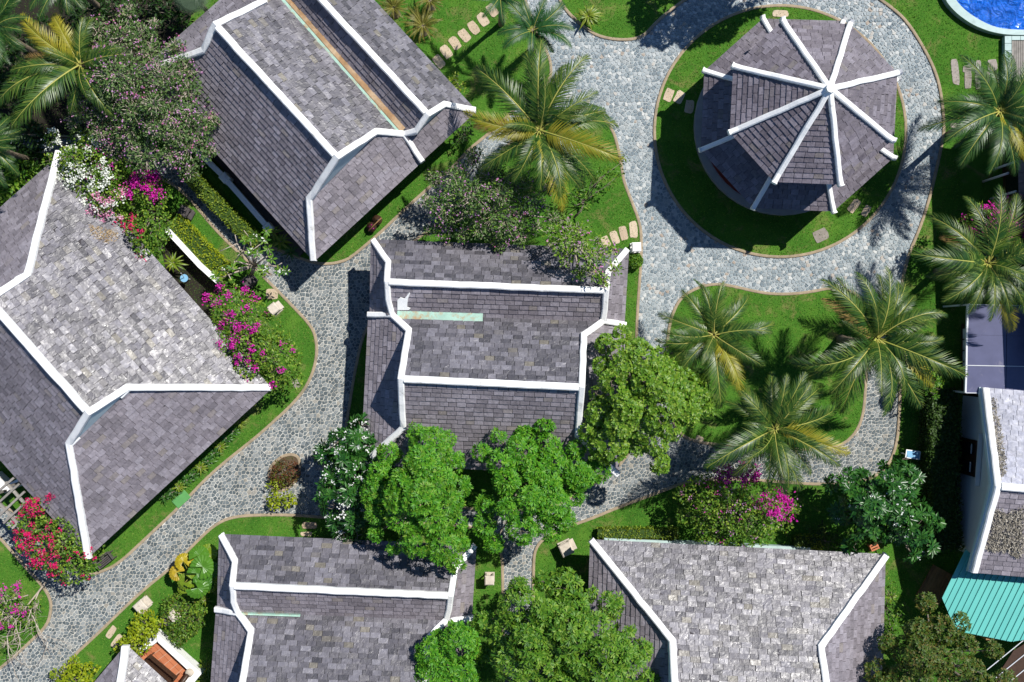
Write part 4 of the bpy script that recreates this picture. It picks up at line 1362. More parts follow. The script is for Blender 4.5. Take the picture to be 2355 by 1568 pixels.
plant('bougainvillea', 'vivid magenta bougainvillea behind the palm at the dark building', 'shrub',
      [(2192, 505), (2230, 480), (2280, 462), (2360, 460), (2370, 540), (2320, 560), (2290, 575), (2250, 545), (2200, 530)],
      2.6, 4.4, 24, 14, 'leaf_boug', 37, base=(2290, 510), style='scatter', dens=140, L=.15, Wd=.1, r0=.06, per=3,
      flowers=[('fl_magenta', None, 95, 26, .14, .11)])
plant('bougainvillea', 'purple bougainvillea with bare pale branches fallen toward the path edge', 'shrub',
      [(-30, 1330), (20, 1325), (60, 1370), (100, 1385), (85, 1430), (60, 1470), (0, 1500), (-30, 1490)],
      .9, 2.4, 26, 12, 'leaf_boug', 38, base=(10, 1420), style='scatter', dens=85, L=.14, Wd=.09, r0=.06, per=14, twig='twig',
      flowers=[('fl_magenta', [(-30, 1330), (60, 1330), (70, 1440), (-30, 1460)], 26, 18, .12, .1)])
plant('shrub', 'low rust-red shrub in the small bed on the cobbled court', 'shrub',
      [(622, 1072), (650, 1052), (682, 1060), (690, 1090), (672, 1116), (640, 1116), (620, 1100)], .5, 1.1, 16, 10, 'leaf_red', 41, style='scatter', dens=190, L=.14, Wd=.07, r0=.04)
for i, (label, ol) in enumerate([('lime green shrub spilling from the rust-red bed', [(615, 1105), (630, 1092), (660, 1090), (662, 1108), (645, 1128), (625, 1130), (612, 1120)]),
                 ('small lime shrub on the paving, nearer the lower lawn kerb', [(612, 1142), (625, 1128), (648, 1136), (650, 1158), (635, 1172), (614, 1164)]),
                 ('narrow lime shrub on the paving close to the plumeria shade', [(652, 1132), (668, 1128), (680, 1145), (676, 1166), (658, 1170), (650, 1152)])]):
    plant('shrub', label, 'shrub', ol, .4, .95, 12, 8, 'leaf_lime', 42 + i, style='scatter', dens=190, L=.16, Wd=.1, r0=.03, group='lime shrubs on the cobbled court')
plant('shrub', 'yellow-green shrub leaning over the small terrace wall', 'shrub',
      [(300, 1440), (312, 1415), (340, 1405), (372, 1420), (384, 1440), (372, 1452), (352, 1462), (350, 1490), (312, 1512), (280, 1500), (268, 1480), (290, 1465)], 1.2, 2.4, 20, 16, 'leaf_lime', 46, style='scatter', dens=150, L=.18, Wd=.11, r0=.05)
plant('shrub', 'yellow-green shrub at the foot of the path in the corner lawn', 'shrub',
      [(120, 1548), (150, 1530), (172, 1510), (192, 1525), (222, 1518), (226, 1540), (215, 1575), (205, 1610), (140, 1610)], .8, 1.8, 20, 13, 'leaf_lime', 47, style='scatter', dens=150, L=.18, Wd=.11, r0=.05)
plant('shrub', 'mixed dark green shrub around the white rocks below the fan palm', 'shrub',
      [(366, 1395), (385, 1370), (420, 1355), (460, 1368), (478, 1400), (470, 1440), (440, 1460), (432, 1485), (400, 1478), (385, 1440), (372, 1420)], .7, 1.6, 22, 18, 'leaf_boug', 48, style='scatter', dens=150, L=.16, Wd=.07, r0=.04, two=('leaf_bronze', .3))
plant('shrub', 'young green bush in front of the long rusty-guttered roof eave', 'shrub',
      [(1032, 180), (1050, 172), (1068, 190), (1072, 210), (1052, 212), (1036, 200)], .5, 1.2, 14, 6, 'leaf_hedge', 49, style='scatter', dens=150, L=.16, Wd=.08, r0=.03)
plant('shrub', 'dark leafy shrub below the rusty-guttered house, next to the tall palm', 'shrub',
      [(1040, 315), (1062, 290), (1085, 268), (1092, 285), (1078, 315), (1052, 335)], .5, 1.3, 14, 8, 'leaf_dark', 50, style='scatter', dens=130, L=.2, Wd=.08, r0=.03)
plant('shrub', 'feathery green shrub under the tall palm at the path kerb', 'shrub',
      [(1300, 440), (1340, 405), (1400, 385), (1440, 360), (1440, 400), (1410, 425), (1370, 450), (1350, 480), (1310, 475)], 1.0, 2.2, 18, 12, 'leaf_mid', 51, base=(1320, 500), style='scatter', dens=120, L=.2, Wd=.08, r0=.05)
for i, (label, ol, h) in enumerate([('dark undergrowth under the palms at the frame edge by the white bougainvillea', [(-30, 280), (60, 262), (125, 300), (98, 350), (90, 400), (20, 440), (-30, 440)], 2.2),
                 ('dark green thicket behind the pink-flowered orchid tree', [(150, -30), (420, -30), (445, 40), (400, 75), (330, 30), (230, 40), (170, 70)], 3.0),
                 ('dark undergrowth between the leaning palms in the corner', [(-30, 60), (120, 40), (160, 110), (110, 200), (60, 250), (-30, 250)], 2.2),
                 ('mid green leaf clump at the slate eave below the corner palms', [(-30, 400), (40, 370), (90, 390), (95, 420), (40, 450), (-10, 500), (-40, 470)], 2.4)]):
    plant('undergrowth', label, 'shrub', ol, .8, h, 30, 16, 'leaf_dark' if i < 3 else 'leaf_mid', 60 + i, style='scatter', dens=85, L=.3, Wd=.12, r0=.05)
plant('shrub', 'dark green shrub in the shade beside the plumeria and terracotta stand', 'shrub',
      [(1840, 1250), (1880, 1200), (1930, 1230), (1960, 1262), (1900, 1268)], .4, 1.0, 20, 8, 'leaf_dark', 71, style='scatter', dens=90, L=.2, Wd=.09, r0=.03)
plant('shrub', 'leafy green shrub at the glinting roof edge by the bronze tree', 'shrub',
      [(2034, 1340), (2050, 1330), (2070, 1360), (2068, 1400), (2078, 1440), (2060, 1470), (2034, 1460)], .9, 2.4, 16, 12, 'leaf_mid', 72, style='scatter', dens=90, L=.22, Wd=.09, r0=.04)
plant('broadleaf_tree', 'tall dark tree beyond the upper lawn shading the ring path', 'tree',
      [(1790, -300), (1860, -340), (1950, -330), (2010, -270), (1990, -200), (1900, -175), (1820, -200)], 5.0, 8.8, 46, 16, 'leaf_mid', 73, dens=16, L=.36, Wd=.12, nleaf=9)
plant('broadleaf_tree', 'dark tree beyond the upper edge shading the round lawn', 'tree',
      [(1640, -250), (1720, -300), (1790, -290), (1850, -220), (1830, -150), (1740, -130), (1660, -160)], 5.0, 7.8, 42, 14, 'leaf_mid', 74, dens=16, L=.36, Wd=.12, nleaf=9)

# ---------------------------------------------------------------- clipped hedges
def hedge(label, pl, width, h, leaf, seed, group=None, L=.1):
    rng = np.random.default_rng(seed)
    pts = [W(u, v, 0) for u, v in pl]
    th = empty('hedge', tuple(pts[0]), label, 'hedge', group)
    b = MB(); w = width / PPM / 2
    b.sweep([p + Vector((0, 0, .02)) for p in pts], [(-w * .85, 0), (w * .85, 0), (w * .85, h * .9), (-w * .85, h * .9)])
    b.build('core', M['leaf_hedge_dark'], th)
    P, A = [], []
    for a, c in zip(pts, pts[1:]):
        Ln = (c - a).length; t = (c - a).normalized(); s = Vector((t.y, -t.x, 0))
        n = int(Ln * (2 * w) * 330) + int(Ln * h * 240)
        q = rng.uniform(0, 1, n); side = rng.uniform(-1, 1, n)
        per = np.clip(side * (w + h * .8), -(w + h * .8), w + h * .8)
        x = np.clip(per, -w, w); z = h - np.maximum(0, np.abs(per) - w) + rng.normal(0, .035, n)
        P.append(np.array(a)[None] + np.array(t)[None] * (q * Ln)[:, None] + np.array(s)[None] * (x + rng.normal(0, .03, n))[:, None] + np.array([0, 0, 1.])[None] * z[:, None])
        nn = np.where((np.abs(per) < w)[:, None], np.array([[0, 0, 1.]]), np.sign(per)[:, None] * np.array(s)[None] + np.array([[0, 0, .4]]))
        A.append(norm(nn))
    V, F = scatter(np.concatenate(P), np.concatenate(A), L, L * .65, rng)
    o = link('foliage', mesh_np('foliage', V, [F]), th, M[leaf]); o['kind'] = 'stuff'
hedge('yellow-green clipped hedge along the long pale terrace wall', [(424, 366), (447, 408), (500, 465), (555, 520), (604, 562)], 32, .9, 'leaf_hedge', 81)
hedge('bright lime clipped hedge beside the short white wall', [(408, 512), (450, 556), (500, 607), (532, 636)], 42, .85, 'leaf_lime', 82)
hedge('low yellow-green hedge under the eave by the magenta mound', [(1372, 1222), (1430, 1222), (1500, 1222), (1555, 1224)], 22, .6, 'leaf_hedge', 83)
hedge('low hedge by the roof eave between magenta mound and plumeria', [(1820, 1240), (1862, 1242), (1884, 1244)], 26, .6, 'leaf_hedge', 84)
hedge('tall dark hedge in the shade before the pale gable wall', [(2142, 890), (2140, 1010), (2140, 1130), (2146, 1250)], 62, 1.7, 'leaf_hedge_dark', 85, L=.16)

# ---------------------------------------------------------------- palms
_frond = {}
def frond_mesh(var, mat, n=76, lw=.02, ll=.24, droop=.5):
    key = (var, mat, n, lw, ll)
    if key in _frond: return _frond[key]
    a0, a1, curl = [(1.15, -.05, .15), (.75, -.55, -.2), (.45, -.75, .25), (.1, -.95, -.15), (.6, -.5, .45), (-.25, -1.15, .1)][var]
    rng = np.random.default_rng(100 + var)
    m = 22
    s = np.linspace(0, 1, m)
    el = a0 + (a1 - a0) * s ** 1.25; az = curl * s ** 1.5
    d = np.stack([np.cos(el) * np.cos(az), np.cos(el) * np.sin(az), np.sin(el)], 1)
    p = np.concatenate([[[0, 0, 0]], np.cumsum(d[:-1] / (m - 1), 0)])
    reach = np.hypot(p[-1, 0], p[-1, 1]); p = p / reach
    # turn so that the tip lies on +x
    t = math.atan2(p[-1, 1], p[-1, 0]); c_, s_ = math.cos(-t), math.sin(-t)
    rot = np.array([[c_, -s_, 0], [s_, c_, 0], [0, 0, 1]])
    p = p @ rot.T; d = d @ rot.T
    V, F3, F4 = [], [], []
    # rachis: a three-sided tapering rod
    for i in range(m):
        lat = np.cross(d[i], [0, 0, 1.]); lat /= np.linalg.norm(lat) + 1e-9
        upv = np.cross(lat, d[i])
        r = .013 * (1 - s[i]) + .0025
        V += [p[i] + lat * r, p[i] - lat * r, p[i] + upv * r * .9]
    for i in range(m - 1):
        for k in range(3):
            k2 = (k + 1) % 3
            F4.append((i * 3 + k, i * 3 + k2, i * 3 + 3 + k2, i * 3 + 3 + k))
    nr4 = len(F4)
    F4b = []
    for side in (-1, 1):
        for j in range(n):
            q = .1 + .9 * (j + rng.uniform(-.3, .3)) / n
            q = min(max(q, .08), .995)
            i = min(int(q * (m - 1)), m - 2); f = q * (m - 1) - i
            o = p[i] * (1 - f) + p[i + 1] * f
            dd = d[i]
            lat = np.cross(dd, [0, 0, 1.]) * -side; lat /= np.linalg.norm(lat) + 1e-9
            upv = np.cross(lat, dd) * -side
            if upv[2] < 0: upv = -upv
            prof = math.sin(math.pi * min(1, (q * .93 + .1))) ** .6
            L = ll * (.35 + .75 * prof) * rng.uniform(.88, 1.08) * (1 if q < .9 else .8)
            fw = .55 + .75 * q + rng.uniform(-.08, .08)
            w1 = lat * math.cos(fw) + dd * math.sin(fw)
            dr = droop * rng.uniform(.6, 1.3)
            e1 = w1 + upv * .28; e1 /= np.linalg.norm(e1)
            e2 = w1 - np.array([0, 0, dr]) - upv * .1; e2 /= np.linalg.norm(e2)
            mid = o + e1 * L * .42; tip = mid + e2 * L * .58
            wv = dd * lw * .5
            b = len(V)
            V += [o - wv * .7, o + wv * .7, mid - wv, mid + wv, tip]
            F4b.append((b, b + 1, b + 3, b + 2)); F3.append((b + 2, b + 3, b + 4))
    me = mesh_np('frond', np.array(V), [np.array(F4), np.array(F4b), np.array(F3)], [1, 0, 0])
    me.materials.append(M[mat]); me.materials.append(M['rachis' if 'dead' not in mat else mat])
    _frond[key] = me
    return me
M['palm_olive'] = leafmat('olive_palm_leaflet', [(.012, .048, .007), (.03, .085, .01), (.062, .128, .015), (.16, .21, .035)], rough=.36, spec=.45, trans=.2)
M['palm_green'] = leafmat('green_palm_leaflet', [(.01, .045, .01), (.022, .08, .014), (.04, .11, .018), (.1, .17, .04)], rough=.36, spec=.45, trans=.18)
M['palm_yellow'] = leafmat('yellowing_palm_leaflet', [(.2, .2, .012), (.28, .27, .018), (.36, .3, .03)], rough=.4, spec=.4, trans=.22)
M['palm_dead'] = leafmat('brown_palm_leaflet', [(.2, .13, .05), (.28, .18, .06)], rough=.8, spec=.15, trans=.1)
M['palm_deep'] = leafmat('deep_green_palm_leaflet', [(.012, .055, .014), (.02, .085, .02), (.04, .12, .026)], rough=.4, spec=.4, trans=.18)
M['rachis'] = leafmat('yellow_green_frond_rib', [(.3, .32, .06), (.4, .37, .09)], rough=.5, trans=0)
M['coconut'] = surf('green_orange_coconut', [(.2, .2, .04), (.36, .19, .04)], rough=.5)

def palm(name, label, u, v, h, tips, mat, seed, cat='palm tree', group='coconut palms', extra=6, yellow=(), base=None, nuts=5, ll=.27, n=72, lw=.017, droop=.5, r0=.15):
    """tips: where the fronds end in plan; every frond is a part of its own"""
    rng = np.random.default_rng(seed)
    c = W(u, v, h)
    g = W(*(base or ((u - CU) * (1 - h / CAM_H) + CU, (v - CV) * (1 - h / CAM_H) + CV)), .03)
    th = empty(name, tuple(g), label, cat, group)
    b = MB()
    mid = lerp(g, c, .5) + Vector((rng.normal(0, .1), rng.normal(0, .1), 0))
    pts = []
    for i in range(13):
        t = i / 12
        pts.append((1 - t) ** 2 * g + 2 * t * (1 - t) * mid + t * t * c)
    b.tube(pts, [r0 * (1.5 - .75 * min(1, i / 5) * .8) * (1.05 if i % 2 else .97) for i in range(13)], 9)
    b.build('trunk', M['palm_bark'], th, True)
    th_inv = world_of(th).inverted()
    fr = []
    for k, (tu, tv) in enumerate(tips):
        e = W(tu, tv, h - .4); dx, dy = e.x - c.x, e.y - c.y
        L = math.hypot(dx, dy)
        var = int(rng.choice([1, 2, 2, 4, 3])) if k % 4 else 1
        fr.append((math.atan2(dy, dx), L, var, mat if k not in yellow else 'palm_yellow'))
    Lm = np.mean([f[1] for f in fr])
    for k in range(extra):
        fr.append((rng.uniform(0, 6.28), Lm * rng.uniform(.35, .75), 0 if k % 2 else 1, mat))
    if group == 'coconut palms':
        for k in range(9):
            fr.append((k * .698 + rng.uniform(-.3, .3), Lm * rng.uniform(.75, 1.0), int(rng.choice([1, 2, 3, 5])), 'palm_dead' if k == 4 and seed % 2 else mat))
    for k, (az, L, var, mt) in enumerate(fr):
        o = bpy.data.objects.new('frond', frond_mesh(var, mt, n, lw, ll, droop))
        COL.objects.link(o)
        o.parent = th; o.matrix_parent_inverse = th_inv
        R = Matrix.Rotation(az, 4, 'Z') @ Matrix.Rotation(rng.normal(0, .28), 4, 'X')
        o.matrix_basis = Matrix.Translation(c + Vector((math.cos(az) * .06, math.sin(az) * .06, rng.uniform(-.1, .12)))) @ R @ Matrix.Diagonal((L, L, L * rng.uniform(.8, 1.1), 1))
    for k in range(nuts):
        a = rng.uniform(0, 6.28)
        b = MB(); q = c + Vector((math.cos(a) * .22, math.sin(a) * .22, -.22))
        b.tube([q + Vector((0, 0, -.13)), q + Vector((0, 0, -.08)), q, q + Vector((0, 0, .08)), q + Vector((0, 0, .12))], [.03, .085, .11, .085, .03], 7)
        b.build('coconut', M['coconut'], th, True)
    return th

palm('coconut_palm', 'tall olive-yellow coconut palm between the ring path and the rusty-guttered house', 1239, 300, 5.8,
     [(1244, 113), (1349, 151), (1365, 223), (1419, 267), (1424, 367), (1372, 402), (1296, 479), (1095, 162), (1077, 256), (1103, 385), (1210, 128), (1185, 420), (1130, 330), (1390, 240), (1150, 200), (1330, 430), (1240, 440), (1300, 170)],
     'palm_olive', 1, yellow=(4, 6, 8, 12), extra=7)
palm('coconut_palm', 'light green coconut palm on the island lawn, the one nearest the olive tree', 1640, 770, 5.2,
     [(1660, 655), (1567, 672), (1732, 690), (1772, 745), (1745, 832), (1692, 902), (1655, 932), (1560, 850), (1505, 772), (1520, 722), (1610, 660), (1610, 890)],
     'palm_olive', 2, extra=7, yellow=(5,))
palm('coconut_palm', 'broad coconut palm on the island lawn nearest the dark building', 2015, 778, 5.3,
     [(2010, 622), (1870, 657), (2100, 642), (2165, 720), (2195, 852), (2112, 932), (2000, 946), (1905, 905), (1803, 806), (1850, 870), (2060, 652), (2150, 780), (1940, 640), (1930, 945), (2140, 880), (2050, 900)],
     'palm_olive', 3, extra=8, yellow=(14,))
palm('coconut_palm', 'coconut palm at the lower kerb of the island lawn, fronds hanging over the path', 1781, 986, 5.6,
     [(1840, 856), (1772, 860), (1892, 882), (1947, 962), (1932, 1032), (1910, 1062), (1802, 1132), (1618, 1067), (1690, 902), (1835, 1120), (1715, 935), (1900, 1000), (1770, 1110)],
     'palm_olive', 4, extra=6, yellow=(4,), base=(1752, 955))
palm('coconut_palm', 'coconut palm over the dark building beside the vivid magenta bougainvillea', 2271, 606, 5.6,
     [(2080, 588), (2135, 500), (2215, 458), (2320, 458), (2370, 500), (2390, 640), (2318, 765), (2255, 735), (2150, 692), (2130, 640), (2200, 540), (2350, 715), (2270, 440), (2205, 700), (2330, 700)],
     'palm_olive', 5, extra=8, yellow=(6,))
palm('coconut_palm', 'dark green coconut palm at the pool terrace shading the ring path', 2297, 256, 5.3,
     [(2188, 146), (2130, 278), (2200, 382), (2158, 332), (2250, 402), (2325, 400), (2260, 150), (2340, 118), (2400, 250), (2390, 330), (2335, 372), (2150, 240), (2230, 190), (2290, 140)],
     'palm_green', 6, extra=8, yellow=(10,))
palm('coconut_palm', 'leaning coconut palm with yellow fronds emerging from under the orchid tree', 185, 150, 5.2,
     [(78, 50), (131, 42), (125, 68), (33, 140), (50, 178), (0, 236), (60, 300), (215, 50), (290, 120), (260, 240), (170, 260), (110, 250)],
     'palm_olive', 7, extra=5, yellow=(0, 1, 2), nuts=3)
palm('coconut_palm', 'deep green palm cut by the frame corner', -8, 62, 5.6,
     [(62, 18), (86, 58), (62, 112), (38, 152), (10, 165), (70, -20), (-60, 120), (-90, 20), (0, -50), (40, 60)], 'palm_green', 8, extra=5, nuts=0)
palm('coconut_palm', 'deep green palm hanging in from the frame edge behind the thicket', 150, -48, 5.8,
     [(112, 52), (170, 42), (205, 30), (85, 30), (240, 10), (60, -30), (140, 20), (250, -60)], 'palm_green', 9, extra=4, nuts=0)
palm('coconut_palm', 'deep green palm at the frame edge over the dark slate corner', -28, 330, 5.0,
     [(32, 300), (48, 345), (40, 395), (20, 430), (-10, 440), (10, 270), (-60, 300), (60, 318)], 'palm_green', 10, extra=4, nuts=0)
palm('feather_palm', 'bushy foxtail palm where the path enters above the stepping stones', 1224, 70, 3.4,
     [(1158, 12), (1148, 82), (1160, 118), (1216, 134), (1304, 124), (1313, 84), (1292, 14), (1200, 12), (1250, 8), (1270, 120)], 'palm_deep', 11, group='feather palms', extra=3, nuts=0, ll=.3, n=90, lw=.022, droop=.25, r0=.11)
palm('feather_palm', 'deep green feather palm cut by the upper frame edge by the stepping stones', 1150, -8, 4.2,
     [(1092, 8), (1110, 45), (1160, 62), (1195, 20), (1200, -50), (1100, -60), (1080, -20)], 'palm_deep', 12, group='feather palms', extra=3, nuts=0, ll=.28, n=80, lw=.02, droop=.3, r0=.11)
for i, (u, v, r, lb) in enumerate([(972, 60, 44, 'golden-tipped cycad on the lawn beside the stepping stones'), (905, 18, 38, 'smaller golden cycad at the slate eave near the upper frame edge'), (988, 2, 36, 'cycad cut by the frame edge above the golden-tipped one')]):
    rr = random.Random(i)
    palm('cycad', lb, u, v, 1.1, [(u + r * math.cos(t) * rr.uniform(.85, 1.1), v + r * math.sin(t) * rr.uniform(.85, 1.1)) for t in np.linspace(0, 6.28, 22, endpoint=False)],
         'cycad', 20 + i, cat='cycad', group='cycads by the stepping stones', extra=8, nuts=0, ll=.16, n=40, lw=.02, droop=.2, r0=.16)

# ---------------------------------------------------------------- strap-leaved plants, each leaf a part
_strap = {}
def strap_mesh(k, mat, w):
    if (k, mat, w) not in _strap:
        e0 = (1.1, .7, .35, .9)[k]; e1 = (-.4, -.5, -.6, -.9)[k]
        P = [np.zeros(3)]
        for i in range(5):
            e = e0 + (e1 - e0) * i / 4
            P.append(P[-1] + np.array([math.cos(e), 0, math.sin(e)]) / 5)
        P = np.array(P) / P[-1][0]
        V, F = [], []
        ws = [.5, .9, 1, .85, .55, .05]
        for p, q in zip(P, ws):
            V += [p + [0, w * q / 2, w * q * .18], p, p + [0, -w * q / 2, w * q * .18]]
        for i in range(5):
            for c in (0, 1):
                F.append((i * 3 + c, i * 3 + c + 1, i * 3 + c + 4, i * 3 + c + 3))
        me = mesh_np('leaf', np.array(V), [np.array(F)])
        me.materials.append(M[mat])
        _strap[(k, mat, w)] = me
    return _strap[(k, mat, w)]
def strap_plant(label, u, v, r, n, mat, seed, h=.25, w=.16, group=None, name='strap_leaved_plant'):
    rr = random.Random(seed)
    c = W(u, v, h); th = empty(name, (c.x, c.y, .03), label, 'plant', group)
    b = MB(); b.tube([(c.x, c.y, .03), (c.x, c.y, h + .05)], [.06, .045], 6); b.build('stem', M['bark'], th, True)
    inv = world_of(th).inverted()
    for i in range(n):
        az = i * 2.39996 + rr.uniform(-.2, .2); f = 1 - .55 * (i / n)
        L = r / PPM * f * rr.uniform(.8, 1.15)
        o = bpy.data.objects.new('leaf', strap_mesh((2, 1, 3, 0)[min(3, int(4 * i / n))], mat, w)); COL.objects.link(o)
        o.parent = th; o.matrix_parent_inverse = inv
        o.matrix_basis = Matrix.Translation(c) @ Matrix.Rotation(az, 4, 'Z') @ Matrix.Rotation(rr.gauss(0, .15), 4, 'X') @ Matrix.Diagonal((L, L, L * rr.uniform(.7, 1.2), 1))
    return th
strap_plant('lime rosette plant in the dark gap at the slate eave by the white wall', 400, 604, 30, 26, 'strap_lime', 1, 1.0)
strap_plant('lime rosette plant at the end of the pale terrace wall', 628, 534, 22, 20, 'strap_lime', 2, .8)
strap_plant('green rosette plant below the slate eave, next past the terrace wall end', 646, 556, 28, 26, 'strap_lime', 3, .8)
strap_plant('green rosette plant tucked under the slate corner above the path shadow', 668, 580, 26, 24, 'strap_dark', 4, .6)
strap_plant('large lime strap-leaved clump where the paths meet at the upper lawn', 1352, 38, 36, 48, 'strap_lime', 5, .5, .12)
strap_plant('lime strap-leaved plant against the lower house wall in the corner', 478, 1532, 28, 24, 'strap_lime', 6, .5)
strap_plant('strap-leaved plant cut by the frame bottom near the terrace wall', 470, 1562, 24, 20, 'strap_lime', 7, .4)
strap_plant('small lime strap-leaved plant under the round-leaved fan palm', 471, 1380, 20, 18, 'strap_lime', 8, .4)
strap_plant('dark spiky plant at the kerb below the lobed tree', 1338, 1140, 20, 18, 'strap_dark', 9, .4)
strap_plant('lime strap-leaved plant in the gap beside the glinting slate roof', 2046, 1372, 22, 20, 'strap_lime', 10, .8)
for i, (u, v) in enumerate([(552, 972), (536, 992), (520, 1008), (506, 1026), (492, 1042), (478, 1060), (462, 1074), (446, 1090), (430, 1104), (412, 1118), (396, 1132), (378, 1142)]):
    strap_plant(('first', 'second', 'third', 'fourth', 'fifth', 'sixth', 'seventh', 'eighth', 'ninth', 'tenth', 'eleventh', 'twelfth')[i] + ' strap plant from the magenta mound in the row under the slate eave', u, v, 22, 16, 'strap_dark' if i % 3 else 'strap_lime', 30 + i, .35, .15, group='strap plants in a row under the slate eave')

# round-leaved fan palm: every pleated leaf its own part
def fan_leaf(mat, seed):
    rr = random.Random(seed); V = [(0, 0, 0)]; F = []
    N = 30; span = math.radians(292)
    for ring, (q, dz) in enumerate(((.55, .05), (1.0, -.1))):
        for i in range(N + 1):
            t = -span / 2 + span * i / N
            R = q * (1 + (.04 if i % 2 else -.03) * (ring)) * (1 - .06 * math.cos(t))
            V.append((R * math.cos(t), R * math.sin(t), dz + (.04 if i % 2 else -.02) * q + rr.uniform(-.01, .01)))
    for i in range(N):
        F.append((0, 1 + i, 2 + i))
        F.append((1 + i, 1 + N + 1 + i, 2 + N + 1 + i, 2 + i))
    me = mesh_py('leaf', V, F); me.materials.append(M[mat]); return me
lp = empty('fan_palm', tuple(W(450, 1318, .03)), 'fan palm with big round pleated leaves, some yellow, at the path kerb', 'palm')
inv = world_of(lp).inverted()
b = MB(); c0 = W(452, 1315, .03); b.tube([c0, c0 + Vector((0, 0, .7))], [.12, .1], 8); b.build('trunk', M['palm_bark'], lp, True)
meshes = {k: fan_leaf(k, i) for i, k in enumerate(('fan_green', 'fan_lime', 'fan_yellow'))}
for i, (u, v, r, k, h) in enumerate([(421, 1290, 19, 'fan_yellow', 1.5), (405, 1316, 18, 'fan_yellow', 1.3), (440, 1285, 16, 'fan_yellow', 1.4), (458, 1276, 22, 'fan_green', 1.7), (479, 1270, 20, 'fan_lime', 1.4), (466, 1303, 26, 'fan_green', 2.0),
        (452, 1318, 20, 'fan_green', 1.9), (484, 1310, 20, 'fan_green', 1.6), (486, 1330, 19, 'fan_lime', 1.4), (455, 1352, 25, 'fan_green', 1.9), (470, 1346, 22, 'fan_green', 1.7), (424, 1340, 20, 'fan_lime', 1.4), (422, 1357, 16, 'fan_lime', 1.1), (484, 1350, 15, 'fan_lime', 1.2), (441, 1332, 18, 'fan_lime', 1.6)]):
    p = W(u, v, h); top = c0 + Vector((0, 0, .65))
    az = math.atan2(p.y - c0.y, p.x - c0.x)
    b = MB(); b.tube([top, lerp(top, p, .5) + Vector((0, 0, .15)), p], [.02, .016, .012], 5, False); b.build('leaf_stalk', M['rachis'], lp, True)
    o = bpy.data.objects.new('leaf', meshes[k]); COL.objects.link(o); o.parent = lp; o.matrix_parent_inverse = inv
    s = r / PPM
    o.matrix_basis = Matrix.Translation(p) @ Matrix.Rotation(az, 4, 'Z') @ Matrix.Rotation(random.uniform(.15, .5), 4, 'Y') @ Matrix.Rotation(random.gauss(0, .15), 4, 'X') @ Matrix.Diagonal((s, s, s, 1))
# fan palm by the top house: stiff split leaf
fp2 = empty('fan_palm', tuple(W(480, 30, .03)), 'grey-green stiff fan palm in front of the orchid tree by the slate corner', 'palm')
b = MB(); q = W(480, 30, .03); b.tube([q, q + Vector((0, 0, 2.8))], [.12, .1], 8); b.build('trunk', M['palm_bark'], fp2, True)
M['fan_grey'] = leafmat('grey_green_fan_leaf', [(.08, .13, .08), (.13, .18, .11)], rough=.45)
top = q + Vector((0, 0, 2.8)); inv = world_of(fp2).inverted()
V, F = [(0, 0, 0)], []
for i in range(34):
    t = -1.9 + 3.8 * i / 33
    for dt, R, z in ((-.045, .6, .03), (.045, .6, .03), (0, 1.0, -.08)):
        V.append((R * math.cos(t + dt), R * math.sin(t + dt), z))
    k = 1 + i * 3; F += [(0, k, k + 1), (k, k + 2, k + 1)]
me = mesh_py('leaf', V, F); me.materials.append(M['fan_grey'])
for i, az in enumerate((2.4, 3.3, 4.2, 5.4, 1.2, .2, 4.8)):
    o = bpy.data.objects.new('leaf', me); COL.objects.link(o); o.parent = fp2; o.matrix_parent_inverse = inv
    o.matrix_basis = Matrix.Translation(top + Vector((math.cos(az) * .35, math.sin(az) * .35, .05 * i))) @ Matrix.Rotation(az, 4, 'Z') @ Matrix.Rotation(.35, 4, 'Y') @ Matrix.Diagonal((.75, .75, .75, 1))

# pale bare branches in the corner bougainvillea
bb = empty('fallen_branch', tuple(W(60, 1395, .03)), 'bare pale forked branch reaching from the corner bougainvillea to the path', 'branch')
rng = np.random.default_rng(5)
b = MB()
def grow(p, d, L, r, lev):
    pts = [p]; q = p; n = 4
    for i in range(n):
        d = (d + Vector((rng.normal(0, .13), rng.normal(0, .13), rng.normal(-.02, .06)))).normalized()
        q = q + d * L / n
        if q.z < .15: q.z = .15
        pts.append(q)
    b.tube(pts, [r * (1 - .16 * i) for i in range(n + 1)], 5)
    if lev:
        for k in range(4):
            i = int(rng.integers(1, n + 1)); a = rng.normal(0, .75)
            dd = Matrix.Rotation(a, 3, 'Z') @ d
            grow(pts[i], dd, L * rng.uniform(.45, .65), r * .55, lev - 1)
grow(W(115, 1325, .4), (W(25, 1440, 1.5) - W(115, 1325, .4)).normalized(), 3.3, .06, 3)
grow(W(65, 1368, .9), (W(-10, 1385, 1.4) - W(65, 1368, .9)).normalized(), 1.9, .035, 2)
o = b.build('branches', M['twig'], bb, True); o['kind'] = 'stuff'

# dry leaves lying on roofs
def litter(label, poly, h_of, n, mat, seed, name='leaf_litter', L=.14):
    rng = np.random.default_rng(seed)
    us = [p[0] for p in poly]; vs = [p[1] for p in poly]
    u = rng.uniform(min(us), max(us), n * 2); v = rng.uniform(min(vs), max(vs), n * 2)
    ok = inside(u, v, poly) & (edge_dist(u, v, poly) > rng.exponential(2.5, n * 2))
    u, v = u[ok][:n], v[ok][:n]
    P = np.array([tuple(h_of(a, b_)) for a, b_ in zip(u, v)])
    P[:, 2] += .05 + rng.uniform(0, .05, len(P))
    A = np.tile([[0, 0, 1.]], (len(P), 1))
    V, F = scatter(P, A, L, L * .35, rng, 1.0)
    o = link(name, mesh_np(name, V, [F]), None, M[mat])
    tag(o, label, 'leaf litter', kind='stuff')
pl = plane_of(hA[1]['cFL'], hA[1]['cFR'], (hA[1]['rL'] + hA[1]['rR']) / 2)
